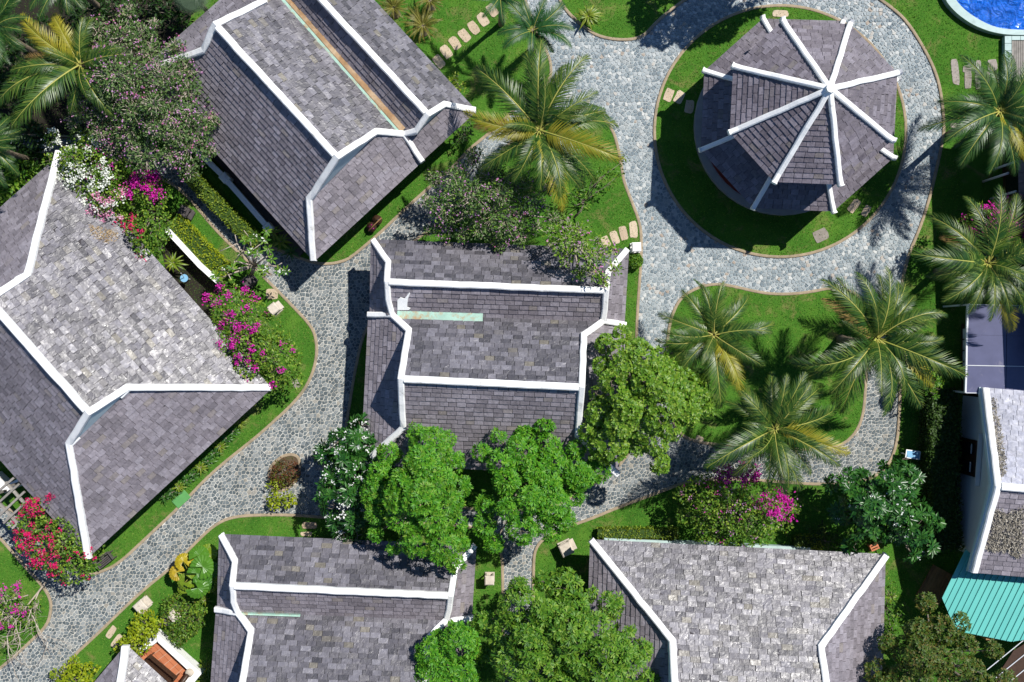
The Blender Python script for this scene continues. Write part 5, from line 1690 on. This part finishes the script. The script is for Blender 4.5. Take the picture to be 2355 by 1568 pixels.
litter('tan fallen petals on the slates below the white bougainvillea', [(205, 515), (240, 522), (275, 530), (270, 555), (245, 560), (215, 548)], lambda u, v: ray_plane(u, v, *pl), 420, 'straw_tan', 3, L=.1)

# ---------------------------------------------------------------- gabled house at the frame edge
def gabled_house():
    d = Vector((.9966, -.085, 0)) * 7.5
    a = W(2264, 891, 3.3); r = W(2292, 1117, 5.3); s = W(2238, 1316, 3.5)
    a2, r2, s2 = a + d, r + d, s + d
    th = empty('gabled_house', tuple(W(2300, 1080, 0)), 'gabled slate house with pale side wall and dry leaves on its roof', 'house')
    R = Roof(th)
    R.slope([a, a2, r2, r], [a, a2], 'slate_blue', .008, hide=[])
    R.slope([s, s2, r2, r], [s, s2], 'slate_dark', .012)
    R.finish()
    up = Vector((0, 0, .05))
    cap(th, [a + up, r + up, s + up], .3, 'rake_cap', 'plaster_new', .12, -.3)
    off = Vector((-.17, .015, 0))
    b = MB(); b.sweep([a + off + Vector((0, 0, -.1)), r + off + Vector((0, 0, -.1)), s + off + Vector((0, 0, -.1))], [(-.05, -.2), (.05, -.2), (.05, .03), (-.05, .03)]); b.build('barge_board', M['gable'], th)
    cap(th, [r + d * .02 + up, r2 + up], .34, 'ridge_cap', 'plaster_new')
    ins = d.normalized() * .42
    t = (s - a); t.z = 0; t.normalize()
    wa, ws = a + ins + t * .5, s + ins - t * .55; wr = r + ins
    pts = [Vector((wa.x, wa.y, 0)), Vector((ws.x, ws.y, 0)), Vector((ws.x, ws.y, 3.6)), Vector((wr.x, wr.y, 5.15)), Vector((wa.x, wa.y, 3.4))]
    b = MB()
    k = d.normalized() * .2
    b.add(pts + [p + k for p in pts], [(0, 1, 2, 3, 4), (9, 8, 7, 6, 5)] + [(i, (i + 1) % 5, (i + 1) % 5 + 5, i + 5) for i in range(5)])
    wall = b.build('wall', M['wall_grey'], th)
    b = MB(); e = (wa + d * .45 + ws + d * .45) / 2
    b.box((e.x + .3, e.y, 1.6), 6.4, (ws - wa).length - .3, 3.2, math.atan2(d.y, d.x)); b.build('wall', M['wall_grey'], th)
    pn = (pts[0], d.normalized())
    lo, hi = ray_plane(2202, 1010, *pn), ray_plane(2236, 1088, *pn)
    ang = math.atan2(t.y, t.x)
    c = lerp(Vector((lo.x, lo.y, 0)), Vector((hi.x, hi.y, 0)), .5) - d.normalized() * .03
    b = MB(); b.box((c.x, c.y, 1.12), 1.75, .1, 2.2, ang); door = b.build('door', M['wood'], th)
    for f in (-.44, .44):
        q = c + t * f - d.normalized() * .06
        b = MB(); b.box((q.x, q.y, 1.2), .55, .03, 1.7, ang); b.build('pane', M['glass'], door)
        b = MB(); b.box((q.x, q.y, 1.75), .48, .05, .12, ang); b.build('transom', M['steel'], door)
    q = c - d.normalized() * .2
    b = MB(); b.box((q.x + .12, q.y, 2.62), 2.5, .2, .08, ang); b.build('door_hood', M['steel'], th)
    pN = plane_of(a, a2, r); pS = plane_of(s, s2, r)
    litter('grey dry leaves drifted along the gabled roof edge', [(2276, 905), (2288, 920), (2296, 960), (2302, 1000), (2310, 1040), (2312, 1085), (2298, 1105), (2290, 1060), (2283, 1000), (2276, 950)], lambda u, v: ray_plane(u, v, *pN), 900, 'straw', 4)
    litter('grey drift of dry leaves covering the purple gable slope', [(2290, 1165), (2312, 1180), (2330, 1172), (2354, 1165), (2354, 1275), (2335, 1285), (2315, 1270), (2275, 1268), (2262, 1258), (2275, 1220), (2280, 1190)], lambda u, v: ray_plane(u, v, *pS), 2600, 'straw', 5)
gabled_house()

# dark two-storey building with a slate eave and white posts
def dark_building():
    th = empty('dark_building', tuple(W(2330, 370, 0)), 'tall dark-walled building with slate eave and white posts in deep shade', 'building')
    e0, e1 = W(2386, 165, 5.2), W(2412, 850, 5.2)
    d = Vector((4.0, .3, 1.8))
    R = Roof(th); R.slope([e0, e1, e1 + d, e0 + d], [e0, e1], 'slate_dark', .012); R.finish()
    g0, g1 = Vector((e0.x + .7, e0.y - .4, 0)), Vector((e1.x + .7, e1.y + .4, 0))
    t = (g1 - g0).normalized(); ang = math.atan2(t.y, t.x); n = Vector((-t.y, t.x, 0)); n = n if n.x > 0 else -n
    c = (g0 + g1) / 2 + n * 2
    b = MB(); b.box((c.x, c.y, 2.6), (g1 - g0).length, 4, 5.2, ang); wall = b.build('wall', M['wood'], th)
    for f in (.08, .2, .32, .44, .56, .68, .8, .92):
        q = lerp(g0, g1, f) - n * .03
        for z in (1.3, 3.9):
            b = MB(); b.box((q.x, q.y, z), .9, .08, 1.6, ang); b.build('window', M['glass'], wall)
    for (u, v) in ((2318, 398), (2334, 372), (2336, 440)):
        q = W(u, v, 2.7)
        b = MB(); b.tube([(q.x, q.y, 0), (q.x, q.y, 2.7)], .06, 8); b.build('post', M['steel'], th, True)
    R2 = [W(2340, 368, 2.85), W(2342, 470, 2.85), W(2420, 470, 3.8), W(2420, 368, 3.8)]
    k = Roof(th); k.slope(R2, R2[:2], 'slate_dark', .01); k.finish(40)
dark_building()

# canopy of tinted sheets with a glazed porch under it
def canopy():
    th = empty('canopy', tuple(W(2290, 800, 0)), 'violet tinted sheet canopy with pale battens over the glazed porch', 'canopy')
    h = 3.1
    L, Rr = [W(2226, 700, h), W(2223, 770, h), W(2222, 840, h), W(2220, 903, h)], [W(2500, 705, h + .5), W(2500, 775, h + .5), W(2500, 845, h + .5), W(2500, 908, h + .5)]
    for i in range(3):
        for j in range(3):
            a, b_ = lerp(L[i], Rr[i], j / 3), lerp(L[i], Rr[i], (j + 1) / 3 - .004)
            c, d = lerp(L[i + 1], Rr[i + 1], (j + 1) / 3 - .004), lerp(L[i + 1], Rr[i + 1], j / 3)
            k = MB(); k.slab([a, b_, lerp(b_, c, .995), lerp(a, d, .995)], .03); k.build('sheet', M['poly'], th)
    for i in (0, 2, 3):
        k = MB(); k.sweep([L[i], Rr[i]], [(-.018, .0), (.018, .0), (.018, .03), (-.018, .03)]); k.build('batten', M['steel'], th)
    k = MB(); k.sweep([p + Vector((0, 0, -.03)) for p in L], [(-.04, -.1), (.04, -.1), (.04, .04), (-.04, .04)]); k.build('edge_rail', M['steel'], th)
    for p in (L[0], L[3]):
        k = MB(); k.box((p.x + .1, p.y, 1.5), .08, .08, 3.0); k.build('post', M['steel'], th)
canopy()
def porch():
    a, b_ = W(2204, 745, 0), W(2204, 905, 0)
    th = empty('glazed_porch', tuple(W(2260, 825, 0)), 'dark porch with white-framed glass doors under the violet canopy', 'porch')
    k = MB(); k.box((a.x + 2.6, (a.y + b_.y) / 2, 1.35), 5.0, abs(b_.y - a.y), 2.7); wall = k.build('wall', M['wood'], th)
    for f in (.14, .3, .46, .62):
        y = a.y + (b_.y - a.y) * f
        k = MB(); k.box((a.x + .08, y, 1.3), .06, .5, 1.9); p = k.build('door', M['steel'], th)
        for z in (.85, 1.75):
            k = MB(); k.box((a.x + .04, y, z), .04, .38, .75); k.build('pane', M['wall_grey'], p)
porch()

# turquoise sheet-metal roof in seamed panels
def turquoise():
    h0 = 2.6
    poly = [(2212, 1258), (2158, 1370), (2190, 1445), (2316, 1470), (2420, 1455), (2420, 1290), (2245, 1285)]
    th = empty('metal_roof_shed', tuple(W(2270, 1380, 0)), 'shed with turquoise seamed metal roof beneath the leaf-strewn gable', 'shed')
    ax = Vector((-.44, .9)); ay = Vector((.9, .44))
    P = [(Vector(p).dot(ay), Vector(p).dot(ax)) for p in poly]
    lo = min(p[0] for p in P); hi = max(p[0] for p in P); step = 13.6
    n = int((hi - lo) / step) + 1
    zf = lambda u, v: h0 - (v - 1258) * .002
    for i in range(n):
        Q = clip_rect(P, lo + i * step + .35, lo + (i + 1) * step - .35, -1e4, 1e4)
        if len(Q) < 3: continue
        q = [ay * a + ax * b_ for a, b_ in Q]
        k = MB(); k.slab([W(p.x, p.y, h0) for p in q], .03); k.build('panel', M['turq'], th)
        e = clip_rect(P, lo + i * step - .01, lo + i * step + .01, -1e4, 1e4)
        if len(e) >= 3:
            b0, b1 = min(x[1] for x in e), max(x[1] for x in e)
            s0, s1 = ay * (lo + i * step) + ax * b0, ay * (lo + i * step) + ax * b1
            k = MB(); k.sweep([W(s0.x, s0.y, h0), W(s1.x, s1.y, h0)], [(-.025, -.03), (.025, -.03), (.018, .055), (-.018, .055)]); k.build('seam', M['turq'], th)
    c = W(2290, 1380, 0)
    k = MB(); k.box((c.x + .6, c.y, 1.2), 4.4, 2.6, 2.4); k.build('wall', M['wood_tan'], th)
turquoise()
def slat_roof():
    th = empty('slatted_shelter', tuple(W(2350, 1540, 0)), 'dark shelter roof with thin pale battens in the frame corner', 'shelter')
    h = 2.2
    k = MB(); k.slab([W(2282, 1570, h), W(2330, 1496, h), W(2420, 1440, h), W(2480, 1600, h), W(2300, 1660, h)], .06); k.build('roof', M['wood'], th)
    for i in range(7):
        a, b_ = W(2268 + i * 17, 1540 + i * 21, h + .03), W(2352 + i * 17, 1472 + i * 21, h + .03)
        k = MB(); k.sweep([a, b_], [(-.02, 0), (.02, 0), (.02, .03), (-.02, .03)]); k.build('batten', M['steel'], th)
    for u, v in ((2310, 1575), (2400, 1470), (2440, 1590)):
        p = W(u, v, 0); k = MB(); k.box((p.x, p.y, 1.05), .12, .12, 2.1); k.build('post', M['wood'], th)
slat_roof()
def deck():
    th = empty('timber_walk', tuple(W(2150, 1345, 0)), 'narrow brown timber walk beside the turquoise roof', 'deck')
    a, b_ = W(2168, 1310, 0), W(2128, 1382, 0)
    t = (b_ - a).normalized(); s = Vector((t.y, -t.x, 0))
    for i in range(8):
        p = a + s * (-.55 + i * .155)
        q = b_ + s * (-.55 + i * .155); c = (p + q) / 2
        k = MB(); k.box((c.x, c.y, .1), (q - p).length, .145, .08, math.atan2(t.y, t.x)); k.build('plank', M['wood_tan'], th)
deck()

# ---------------------------------------------------------------- pool
def pool():
    m, nt, bsdf, out = node_mat('pool_water')
    bsdf.inputs['Base Color'].default_value = (.003, .12, .62, 1)
    bsdf.inputs['Roughness'].default_value = .12
    bsdf.inputs['IOR'].default_value = 1.33
    bsdf.inputs['Specular IOR Level'].default_value = .8
    b = nd(nt, 'ShaderNodeBump'); b.inputs['Strength'].default_value = 1.0; b.inputs['Distance'].default_value = .55
    nt.links.new(noise(nt, 1.7, 4, .6, 1.2), b.inputs['Height'])
    nt.links.new(b.outputs[0], bsdf.inputs['Normal'])
    outer = chaikin([(2150, -60), (2161, 0), (2187, 33), (2225, 61), (2264, 77), (2302, 85), (2354, 86), (2440, 80)], 2, False)
    inner = chaikin([(2172, -60), (2184, 0), (2212, 31), (2251, 56), (2289, 71), (2354, 75), (2440, 70)], 2, False)
    th = empty('swimming_pool', tuple(W(2300, 20, 0)), 'round-edged blue swimming pool with pale stone coping', 'pool')
    b = MB(); b.prism(plan(inner + [(2700, 60), (2700, -400), (2160, -400)]), .0, .3); b.build('water', m, th)
    # coping in separate curved slabs
    N = len(outer); parts = 14
    for i in range(parts):
        i0 = int(i * (N - 1) / parts); i1 = int((i + 1) * (N - 1) / parts)
        q = plan(outer[i0:i1 + 1]) + plan(inner[i0:i1 + 1])[::-1]
        b = MB(); b.prism(q, .0, .4 + .004 * (i % 2)); b.build('coping_slab', M['ply'], th)
    b = MB()
    for (u, v) in ((2302, 86), (2302, 104), (2302, 122), (2302, 140), (2302, 158)):
        pass
    for i in range(6):
        v0 = 88 + i * 17
        b = MB(); b.prism(plan([(2302, v0), (2317, v0), (2317, v0 + 16), (2302, v0 + 16)]), .0, .38); b.build('coping_slab', M['ply'], th)
    for i in range(3):
        b = MB(); b.prism(plan([(2318 + i * 20, 88), (2337 + i * 20, 88), (2337 + i * 20, 97), (2318 + i * 20, 97)]), .0, .38); b.build('coping_slab', M['ply'], th)
    dk = empty('pool_deck', tuple(W(2340, 115, 0)), 'pale grey slatted deck at the pool corner', 'deck')
    for i in range(14):
        u = 2319 + i * 5
        b = MB(); b.prism(plan([(u, 98), (u + 4.2, 98), (u + 4.2, 190), (u, 190)]), .0, .34); b.build('plank', M['wood_grey'], dk)
pool()

# ---------------------------------------------------------------- small roof and terrace in the corner
def corner_house():
    he = 2.6
    tip = W(291, 1482, he); wE = W(120, 1684, he); eE = W(479, 1654, he); top = W(258, 1690, 4.7); top2 = W(420, 1840, 4.7)
    th = empty('slate_house', tuple(W(300, 1600, 0)), 'small slate roof corner with white hip beside the terracotta terrace', 'house')
    R = Roof(th)
    R.slope([tip, wE, top], [tip, wE], 'slate_dark', .012)
    R.slope([tip, eE, top2, top], [tip, eE], 'slate', .02)
    R.finish()
    cap(th, [tip + Vector((0, 0, .16)), lerp(tip, top, .12) + Vector((0, 0, .06)), top + Vector((0, 0, .05))], .34, 'hip_cap', 'plaster_new')
    c = W(300, 1650, 0)
    b = MB(); b.box((c.x, c.y - .4, 1.2), 3.0, 3.0, 2.4, math.radians(42)); b.build('wall', M['wall'], th)
corner_house()
def terrace():
    th = empty('terrace', tuple(W(380, 1520, 0)), 'terracotta tiled terrace with a broad white parapet', 'terrace')
    h = .35
    A, B_, C_, D_ = W(318, 1505, h), W(364, 1476, h), W(436, 1545, h), W(390, 1590, h)
    b = MB(); b.prism([(p.x, p.y) for p in (A, B_, C_, D_)], 0, h - .03); b.build('slab', M['grout'], th)
    na, nb = 4, 6
    for i in range(na):
        for j in range(nb):
            def pt(s, t): return lerp(lerp(A, B_, s), lerp(D_, C_, s), t)
            g = .03
            q = [pt((i + g) / na, (j + g) / nb), pt((i + 1 - g) / na, (j + g) / nb), pt((i + 1 - g) / na, (j + 1 - g) / nb), pt((i + g) / na, (j + 1 - g) / nb)]
            b = MB(); b.prism([(p.x, p.y) for p in q], h - .04, h + .004 * ((i + j) % 2)); b.build('tile', M['terracotta'], th)
    out = [(355, 1452), (464, 1548), (420, 1600)]; inn = [(363, 1476), (437, 1545), (398, 1590)]
    b = MB(); b.prism([tuple(W(u, v, .7).xy) for u, v in out[:2] + inn[:2][::-1]], 0, .72); b.build('parapet', M['plaster'], th)
    b = MB(); b.prism([tuple(W(u, v, .7).xy) for u, v in (out[1], out[2], inn[2], inn[1])], 0, .715); b.build('parapet', M['plaster'], th)
    b = MB(); b.prism([tuple(W(u, v, .7).xy) for u, v in ((352, 1456), (314, 1497), (320, 1505), (361, 1476))], 0, .71); b.build('parapet', M['plaster'], th)
    p = W(434, 1548, .9); b = MB(); b.tube([(p.x, p.y, 0), (p.x, p.y, .86), (p.x, p.y, .9)], [.2, .2, .14], 14); b.build('column_base', M['stone_box'], th, True)
    b = MB(); a = W(431, 1552, 1.1); c = W(396, 1600, 1.1); b.tube([a, c], .11, 8); b.build('handrail', M['wood'], th, True)
    return h
terrace()
def bench(label, u, v, h, ang, L, D, mat, slats, back=True, name='bench'):
    """slatted bench: every slat and leg a part"""
    c = W(u, v, h); a = math.radians(ang)
    th = empty(name, tuple(c), label, 'bench')
    x = Vector((math.cos(a), math.sin(a), 0)); y = Vector((-math.sin(a), math.cos(a), 0))
    for i in range(slats):
        q = c + y * (-D / 2 + D * (i + .5) / slats)
        b = MB(); b.box((q.x, q.y, c.z + .44), L, D / slats * .72, .035, a); b.build('slat', M[mat], th)
    for sx in (-1, 1):
        for sy in (-1, 1):
            q = c + x * sx * (L / 2 - .06) + y * sy * (D / 2 - .05)
            hh = .42 if not (back and sy > 0) else .85
            b = MB(); b.box((q.x, q.y, c.z + hh / 2), .06, .06, hh, a); b.build('leg', M[mat], th)
        q = c + x * sx * (L / 2 - .03)
        b = MB(); b.box((q.x, q.y, c.z + .62), .05, D, .05, a); b.build('armrest', M[mat], th)
    if back:
        for z in (.6, .72, .84):
            q = c + y * (D / 2 + .01)
            b = MB(); b.box((q.x, q.y, c.z + z), L, .035, .07, a); b.build('back_slat', M[mat], th)
    return th
bench('dark wooden slatted bench on the terracotta terrace', 377, 1532, .36, -40, 1.75, .5, 'wood', 9)
bench('dark weathered bench on the lawn strip beneath the long slate eave', 250, 1283, .05, 38, .85, .45, 'stone_dark', 5)

# ---------------------------------------------------------------- walls, pergola
def low_wall(label, pl, th_px, h, mat, name='garden_wall', posts=()):
    t = empty(name, tuple(W(*pl[0], 0)), label, 'wall')
    w = th_px / PPM / 2
    b = MB(); b.sweep([W(u, v, h) - Vector((0, 0, h)) for u, v in pl], [(-w, 0), (w, 0), (w, h), (-w, h)]); b.build('wall_body', M[mat], t)
    b = MB(); b.sweep([W(u, v, h) for u, v in pl], [(-w - .04, 0), (w + .04, 0), (w + .03, .07), (-w - .03, .07)]); b.build('coping', M[mat], t)
    for (u, v) in posts:
        p = W(u, v, h); b = MB(); b.box((p.x, p.y, (h + .16) / 2), .42, .42, h + .16, .72, .04); b.build('pier', M[mat], t)
low_wall('long pale terrace wall along the rusty-guttered house behind its hedge', [(441, 336), (475, 368), (510, 402), (557, 455), (603, 508), (616, 523)], 9, .75, 'plaster', posts=((517, 409), (617, 524)))
low_wall('short white wall beside the lime clipped hedge', [(383, 527), (420, 567), (460, 610), (502, 648)], 9, 1.0, 'plaster_new')
low_wall('low pale wall under the eave of the glinting slate house', [(1388, 1246), (1500, 1251), (1640, 1257), (1780, 1264), (1862, 1268)], 16, .55, 'ply')
k = MB(); k.prism(plan([(462, 345), (500, 372), (618, 512), (690, 590), (760, 520), (560, 300)]), .05, .22)
struct(k.build('veranda_floor', M['stone_dark']))
def pergola():
    th = empty('pergola', tuple(W(30, 1150, 0)), 'weathered grey timber pergola over the path at the slate eave', 'pergola')
    h = 2.4
    for (a, b_) in (((-60, 1178), (34, 1098)), ((-40, 1190), (46, 1112)), ((-20, 1204), (58, 1130)), ((10, 1202), (70, 1146)), ((30, 1214), (84, 1164))):
        k = MB(); k.sweep([W(*a, h + .1), W(*b_, h + .1)], [(-.05, 0), (.05, 0), (.05, .12), (-.05, .12)]); k.build('rafter', M['wood_grey'], th)
    for (a, b_) in (((-40, 1112), (44, 1206)), ((14, 1108), (78, 1180))):
        k = MB(); k.sweep([W(*a, h), W(*b_, h)], [(-.06, -.02), (.06, -.02), (.06, .095), (-.06, .095)]); k.build('beam', M['wood_grey'], th)
    for (u, v) in ((-20, 1138), (44, 1204), (20, 1118), (74, 1176)):
        p = W(u, v, h); k = MB(); k.box((p.x, p.y, h / 2), .12, .12, h - .04); k.build('post', M['wood_grey'], th)
pergola()
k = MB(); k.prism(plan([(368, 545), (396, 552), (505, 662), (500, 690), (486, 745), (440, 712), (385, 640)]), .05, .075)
M['dark_soil'] = surf('wet_dark_soil', [(.018, .015, .01)], rough=.9, var=(3, .3))  # near-black ground colour shared by both flat sheets
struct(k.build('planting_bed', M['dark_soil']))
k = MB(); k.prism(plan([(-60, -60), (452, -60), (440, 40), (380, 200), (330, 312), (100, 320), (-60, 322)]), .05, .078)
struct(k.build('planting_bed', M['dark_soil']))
low_wall('short white wall with sandy cap under the timber pergola', [(-20, 1092), (14, 1124), (44, 1108)], 12, .9, 'plaster')

# ---------------------------------------------------------------- garden lanterns and small things
def lantern(label, u, v, ang, s=.5, h=.75, mat='stone_box', twin=True):
    c = W(u, v, 0); a = math.radians(ang)
    th = empty('garden_lantern', tuple(c), label, 'lantern', 'stone garden lanterns')
    b = MB(); b.box((c.x, c.y, .1), s * 1.05, s * 1.05, .12, a, .02); b.build('base', M[mat], th)
    for sx in (-1, 1):
        for sy in (-1, 1):
            o = Matrix.Rotation(a, 3, 'Z') @ Vector((sx * s * .36, sy * s * .36, 0))
            b = MB(); b.box((c.x + o.x, c.y + o.y, .16 + (h - .26) / 2), s * .14, s * .14, h - .26, a); b.build('post', M[mat], th)
    b = MB(); b.box((c.x, c.y, h * .45), s * .4, s * .4, h * .5, a); b.build('lamp', M['pot'], th)
    b = MB(); b.box((c.x, c.y, h - .05), s, s, .12, a, .05); b.build('cap', M[mat], th)
    if twin:
        o = Matrix.Rotation(a, 3, 'Z') @ Vector((s * .25, 0, 0))
        b = MB(); b.box((c.x + o.x, c.y + o.y, .25), s * 1.1, s * .9, .12, a, .02); b.build('shelf', M[mat], th)
lantern('stone lantern on the lawn beside the magenta mound', 635, 711, 40)
lantern('dark stone lantern half under the bare plumeria', 576, 650, 40, mat='stone_dark')
lantern('dark stone lantern at the sandy path head by the lime hedge', 432, 490, -30, mat='stone_dark')
lantern('pale stone lantern by the kerb across from the fan palm', 333, 1388, 42, .55, .7)
lantern('weathered stone lantern tilted toward the roof corner, beside the lobed tree', 1300, 1256, 25, .62, .8)
lantern('square pale stone post on the narrow lawn beside the small spur path', 1126, 1325, 0, .46, .95, twin=False)
lantern('white square stone post at the ridge end beside the ring path', 1459, 571, 2, .46, .8, 'plaster', twin=False)
def bowl():
    c = W(1458, 602, 0); th = empty('planter_bowl', tuple(c), 'round planter bowl with clipped green ball at the kerb', 'planter')
    b = MB(); b.tube([(c.x, c.y, .06), (c.x, c.y, .1), (c.x, c.y, .35), (c.x, c.y, .42)], [.2, .26, .36, .37], 20); b.build('bowl', M['pot'], th, True)
    rng = np.random.default_rng(4)
    z = rng.uniform(0, 1, 900); a = rng.uniform(0, 6.28, 900); q = np.sqrt(1 - z * z)
    d = np.stack([q * np.cos(a), q * np.sin(a), z], 1)
    P = np.array([c.x, c.y, .4]) + d * np.array([.33, .33, .25])
    V, F = scatter(P, d, .1, .07, rng); o = link('foliage', mesh_np('foliage', V, [F]), th, M['leaf_mid']); o['kind'] = 'stuff'
bowl()
def yoke():
    a, b_ = W(847, 531, .55), W(877, 501, .55)
    th = empty('carrying_pole', tuple(W(862, 516, 0)), 'bamboo carrying pole resting across two dark flower baskets', 'carrying pole')
    k = MB(); k.tube([a, lerp(a, b_, .5) + Vector((0, 0, .03)), b_], .025, 7); k.build('pole', M['wood_tan'], th, True)
    for i, (u, v, lb, fl) in enumerate(((856, 524, 'dark round basket of magenta flowers under the pole end near the path', 'fl_magenta'), (869, 508, 'dark round basket of dark leaves under the pole end near the eave', 'leaf_dark'))):
        c = W(u, v, 0); t2 = empty('basket', tuple(c), lb, 'basket')
        k = MB(); k.tube([(c.x, c.y, .05), (c.x, c.y, .1), (c.x, c.y, .34), (c.x, c.y, .36), (c.x, c.y, .3), (c.x, c.y, .2)], [.15, .18, .25, .26, .22, .16], 16); k.build('bowl', M['wood'], t2, True)
        for s in (0, 1):
            dd = Vector((math.cos(s * 1.57 + .8), math.sin(s * 1.57 + .8), 0)) * .24
            p = Vector((c.x, c.y, .35)); k = MB(); k.tube([p + dd, Vector((c.x, c.y, .56)), p - dd], .012, 4, False); k.build('handle', M['wood'], t2)
        rng = np.random.default_rng(i); P = np.array([c.x, c.y, .3]) + rng.normal(0, .07, (60, 3)) * np.array([1, 1, .4])
        V, F = scatter(P, np.tile([[0, 0, 1.]], (60, 1)), .1, .08, rng); o = link('blossoms' if i == 0 else 'foliage', mesh_np('contents', V, [F]), t2, M[fl]); o['kind'] = 'stuff'
yoke()
def rocks():
    th = empty('rock', tuple(W(401, 1413, 0)), 'white weathered rock in the mixed shrub below the fan palm', 'rock')
    rng = np.random.default_rng(9)
    for (u, v, r) in ((398, 1411, .3), (407, 1417, .22), (400, 1420, .2)):
        c = W(u, v, 1.1); bm = bmesh.new(); bmesh.ops.create_icosphere(bm, subdivisions=2, radius=r)
        for x in bm.verts: x.co = Vector((x.co.x, x.co.y, x.co.z * .8)) * rng.uniform(.75, 1.15) + c
        me = bpy.data.meshes.new('boulder'); bm.to_mesh(me); bm.free(); link('boulder', me, th, M['stone_box'])
    k = MB(); c = W(401, 1413, 0); k.tube([(c.x, c.y, .05), (c.x, c.y, 1.0)], [.5, .3], 7); k.build('boulder', M['stone_dark'], th)
rocks()
def small_things():
    k = MB(); c = W(418, 1147, 0); k.box((c.x, c.y, .09), .85, .5, .05, math.radians(42), .01)
    M['green_board'] = surf('green_painted_board', [(.1, .3, .09)], rough=.6, var=(3, .1))
    o = k.build('utility_cover', M['green_board']); tag(o, 'flat green cover on the lawn strip beside the cobbled path kerb', 'cover')
    M['blue'] = surf('pale_blue_plastic', [(.2, .42, .62)], rough=.4)
    c = W(426, 640, .8); th = empty('dustpan', (c.x, c.y, 0), 'small pale blue long-handled scoop in the dark gap by the eave', 'scoop')
    k = MB(); k.tube([(c.x, c.y, .75), (c.x, c.y, .8), (c.x, c.y, 1.0)], [.1, .16, .2], 10); k.build('pan', M['blue'], th)
    k = MB(); e = W(416, 628, 1.7); k.tube([(c.x, c.y, .9), e], .02, 5); k.build('handle', M['steel'], th)
    k = MB(); k.tube([(c.x, c.y, .05), (c.x, c.y, .76)], .03, 6); k.build('post', M['steel'], th)
    c = W(2095, 1044, .6); th = empty('notice_board', (c.x, c.y, 0), 'small blue notice panel in a white frame above the dark plumeria', 'sign')
    k = MB(); k.box((c.x, c.y, .8), .72, .42, .05, math.radians(-8)); k.build('frame', M['plaster_new'], th)
    k = MB(); k.box((c.x, c.y, .83), .62, .33, .02, math.radians(-8)); k.build('panel', M['blue'], th)
    for s in (-1, 1):
        k = MB(); k.box((c.x + s * .3, c.y, .4), .05, .05, .76); k.build('leg', M['steel'], th)
    c = W(2010, 1257, .4); th = empty('plant_stand', (c.x, c.y, 0), 'terracotta coloured slatted stand on the lawn behind the plumeria', 'stand')
    a = math.radians(24)
    for i in range(3):
        o = Matrix.Rotation(a, 3, 'Z') @ Vector((0, -.13 + i * .13, 0))
        k = MB(); k.box((c.x + o.x, c.y + o.y, .42), .42, .08, .03, a); k.build('slat', M['terracotta'], th)
    for sx in (-1, 1):
        o = Matrix.Rotation(a, 3, 'Z') @ Vector((sx * .18, 0, 0))
        k = MB(); k.box((c.x + o.x, c.y + o.y, .22), .05, .34, .38, a); k.build('leg', M['terracotta'], th)
small_things()
stepping('F', 331, 1404, 17, 12, 20)
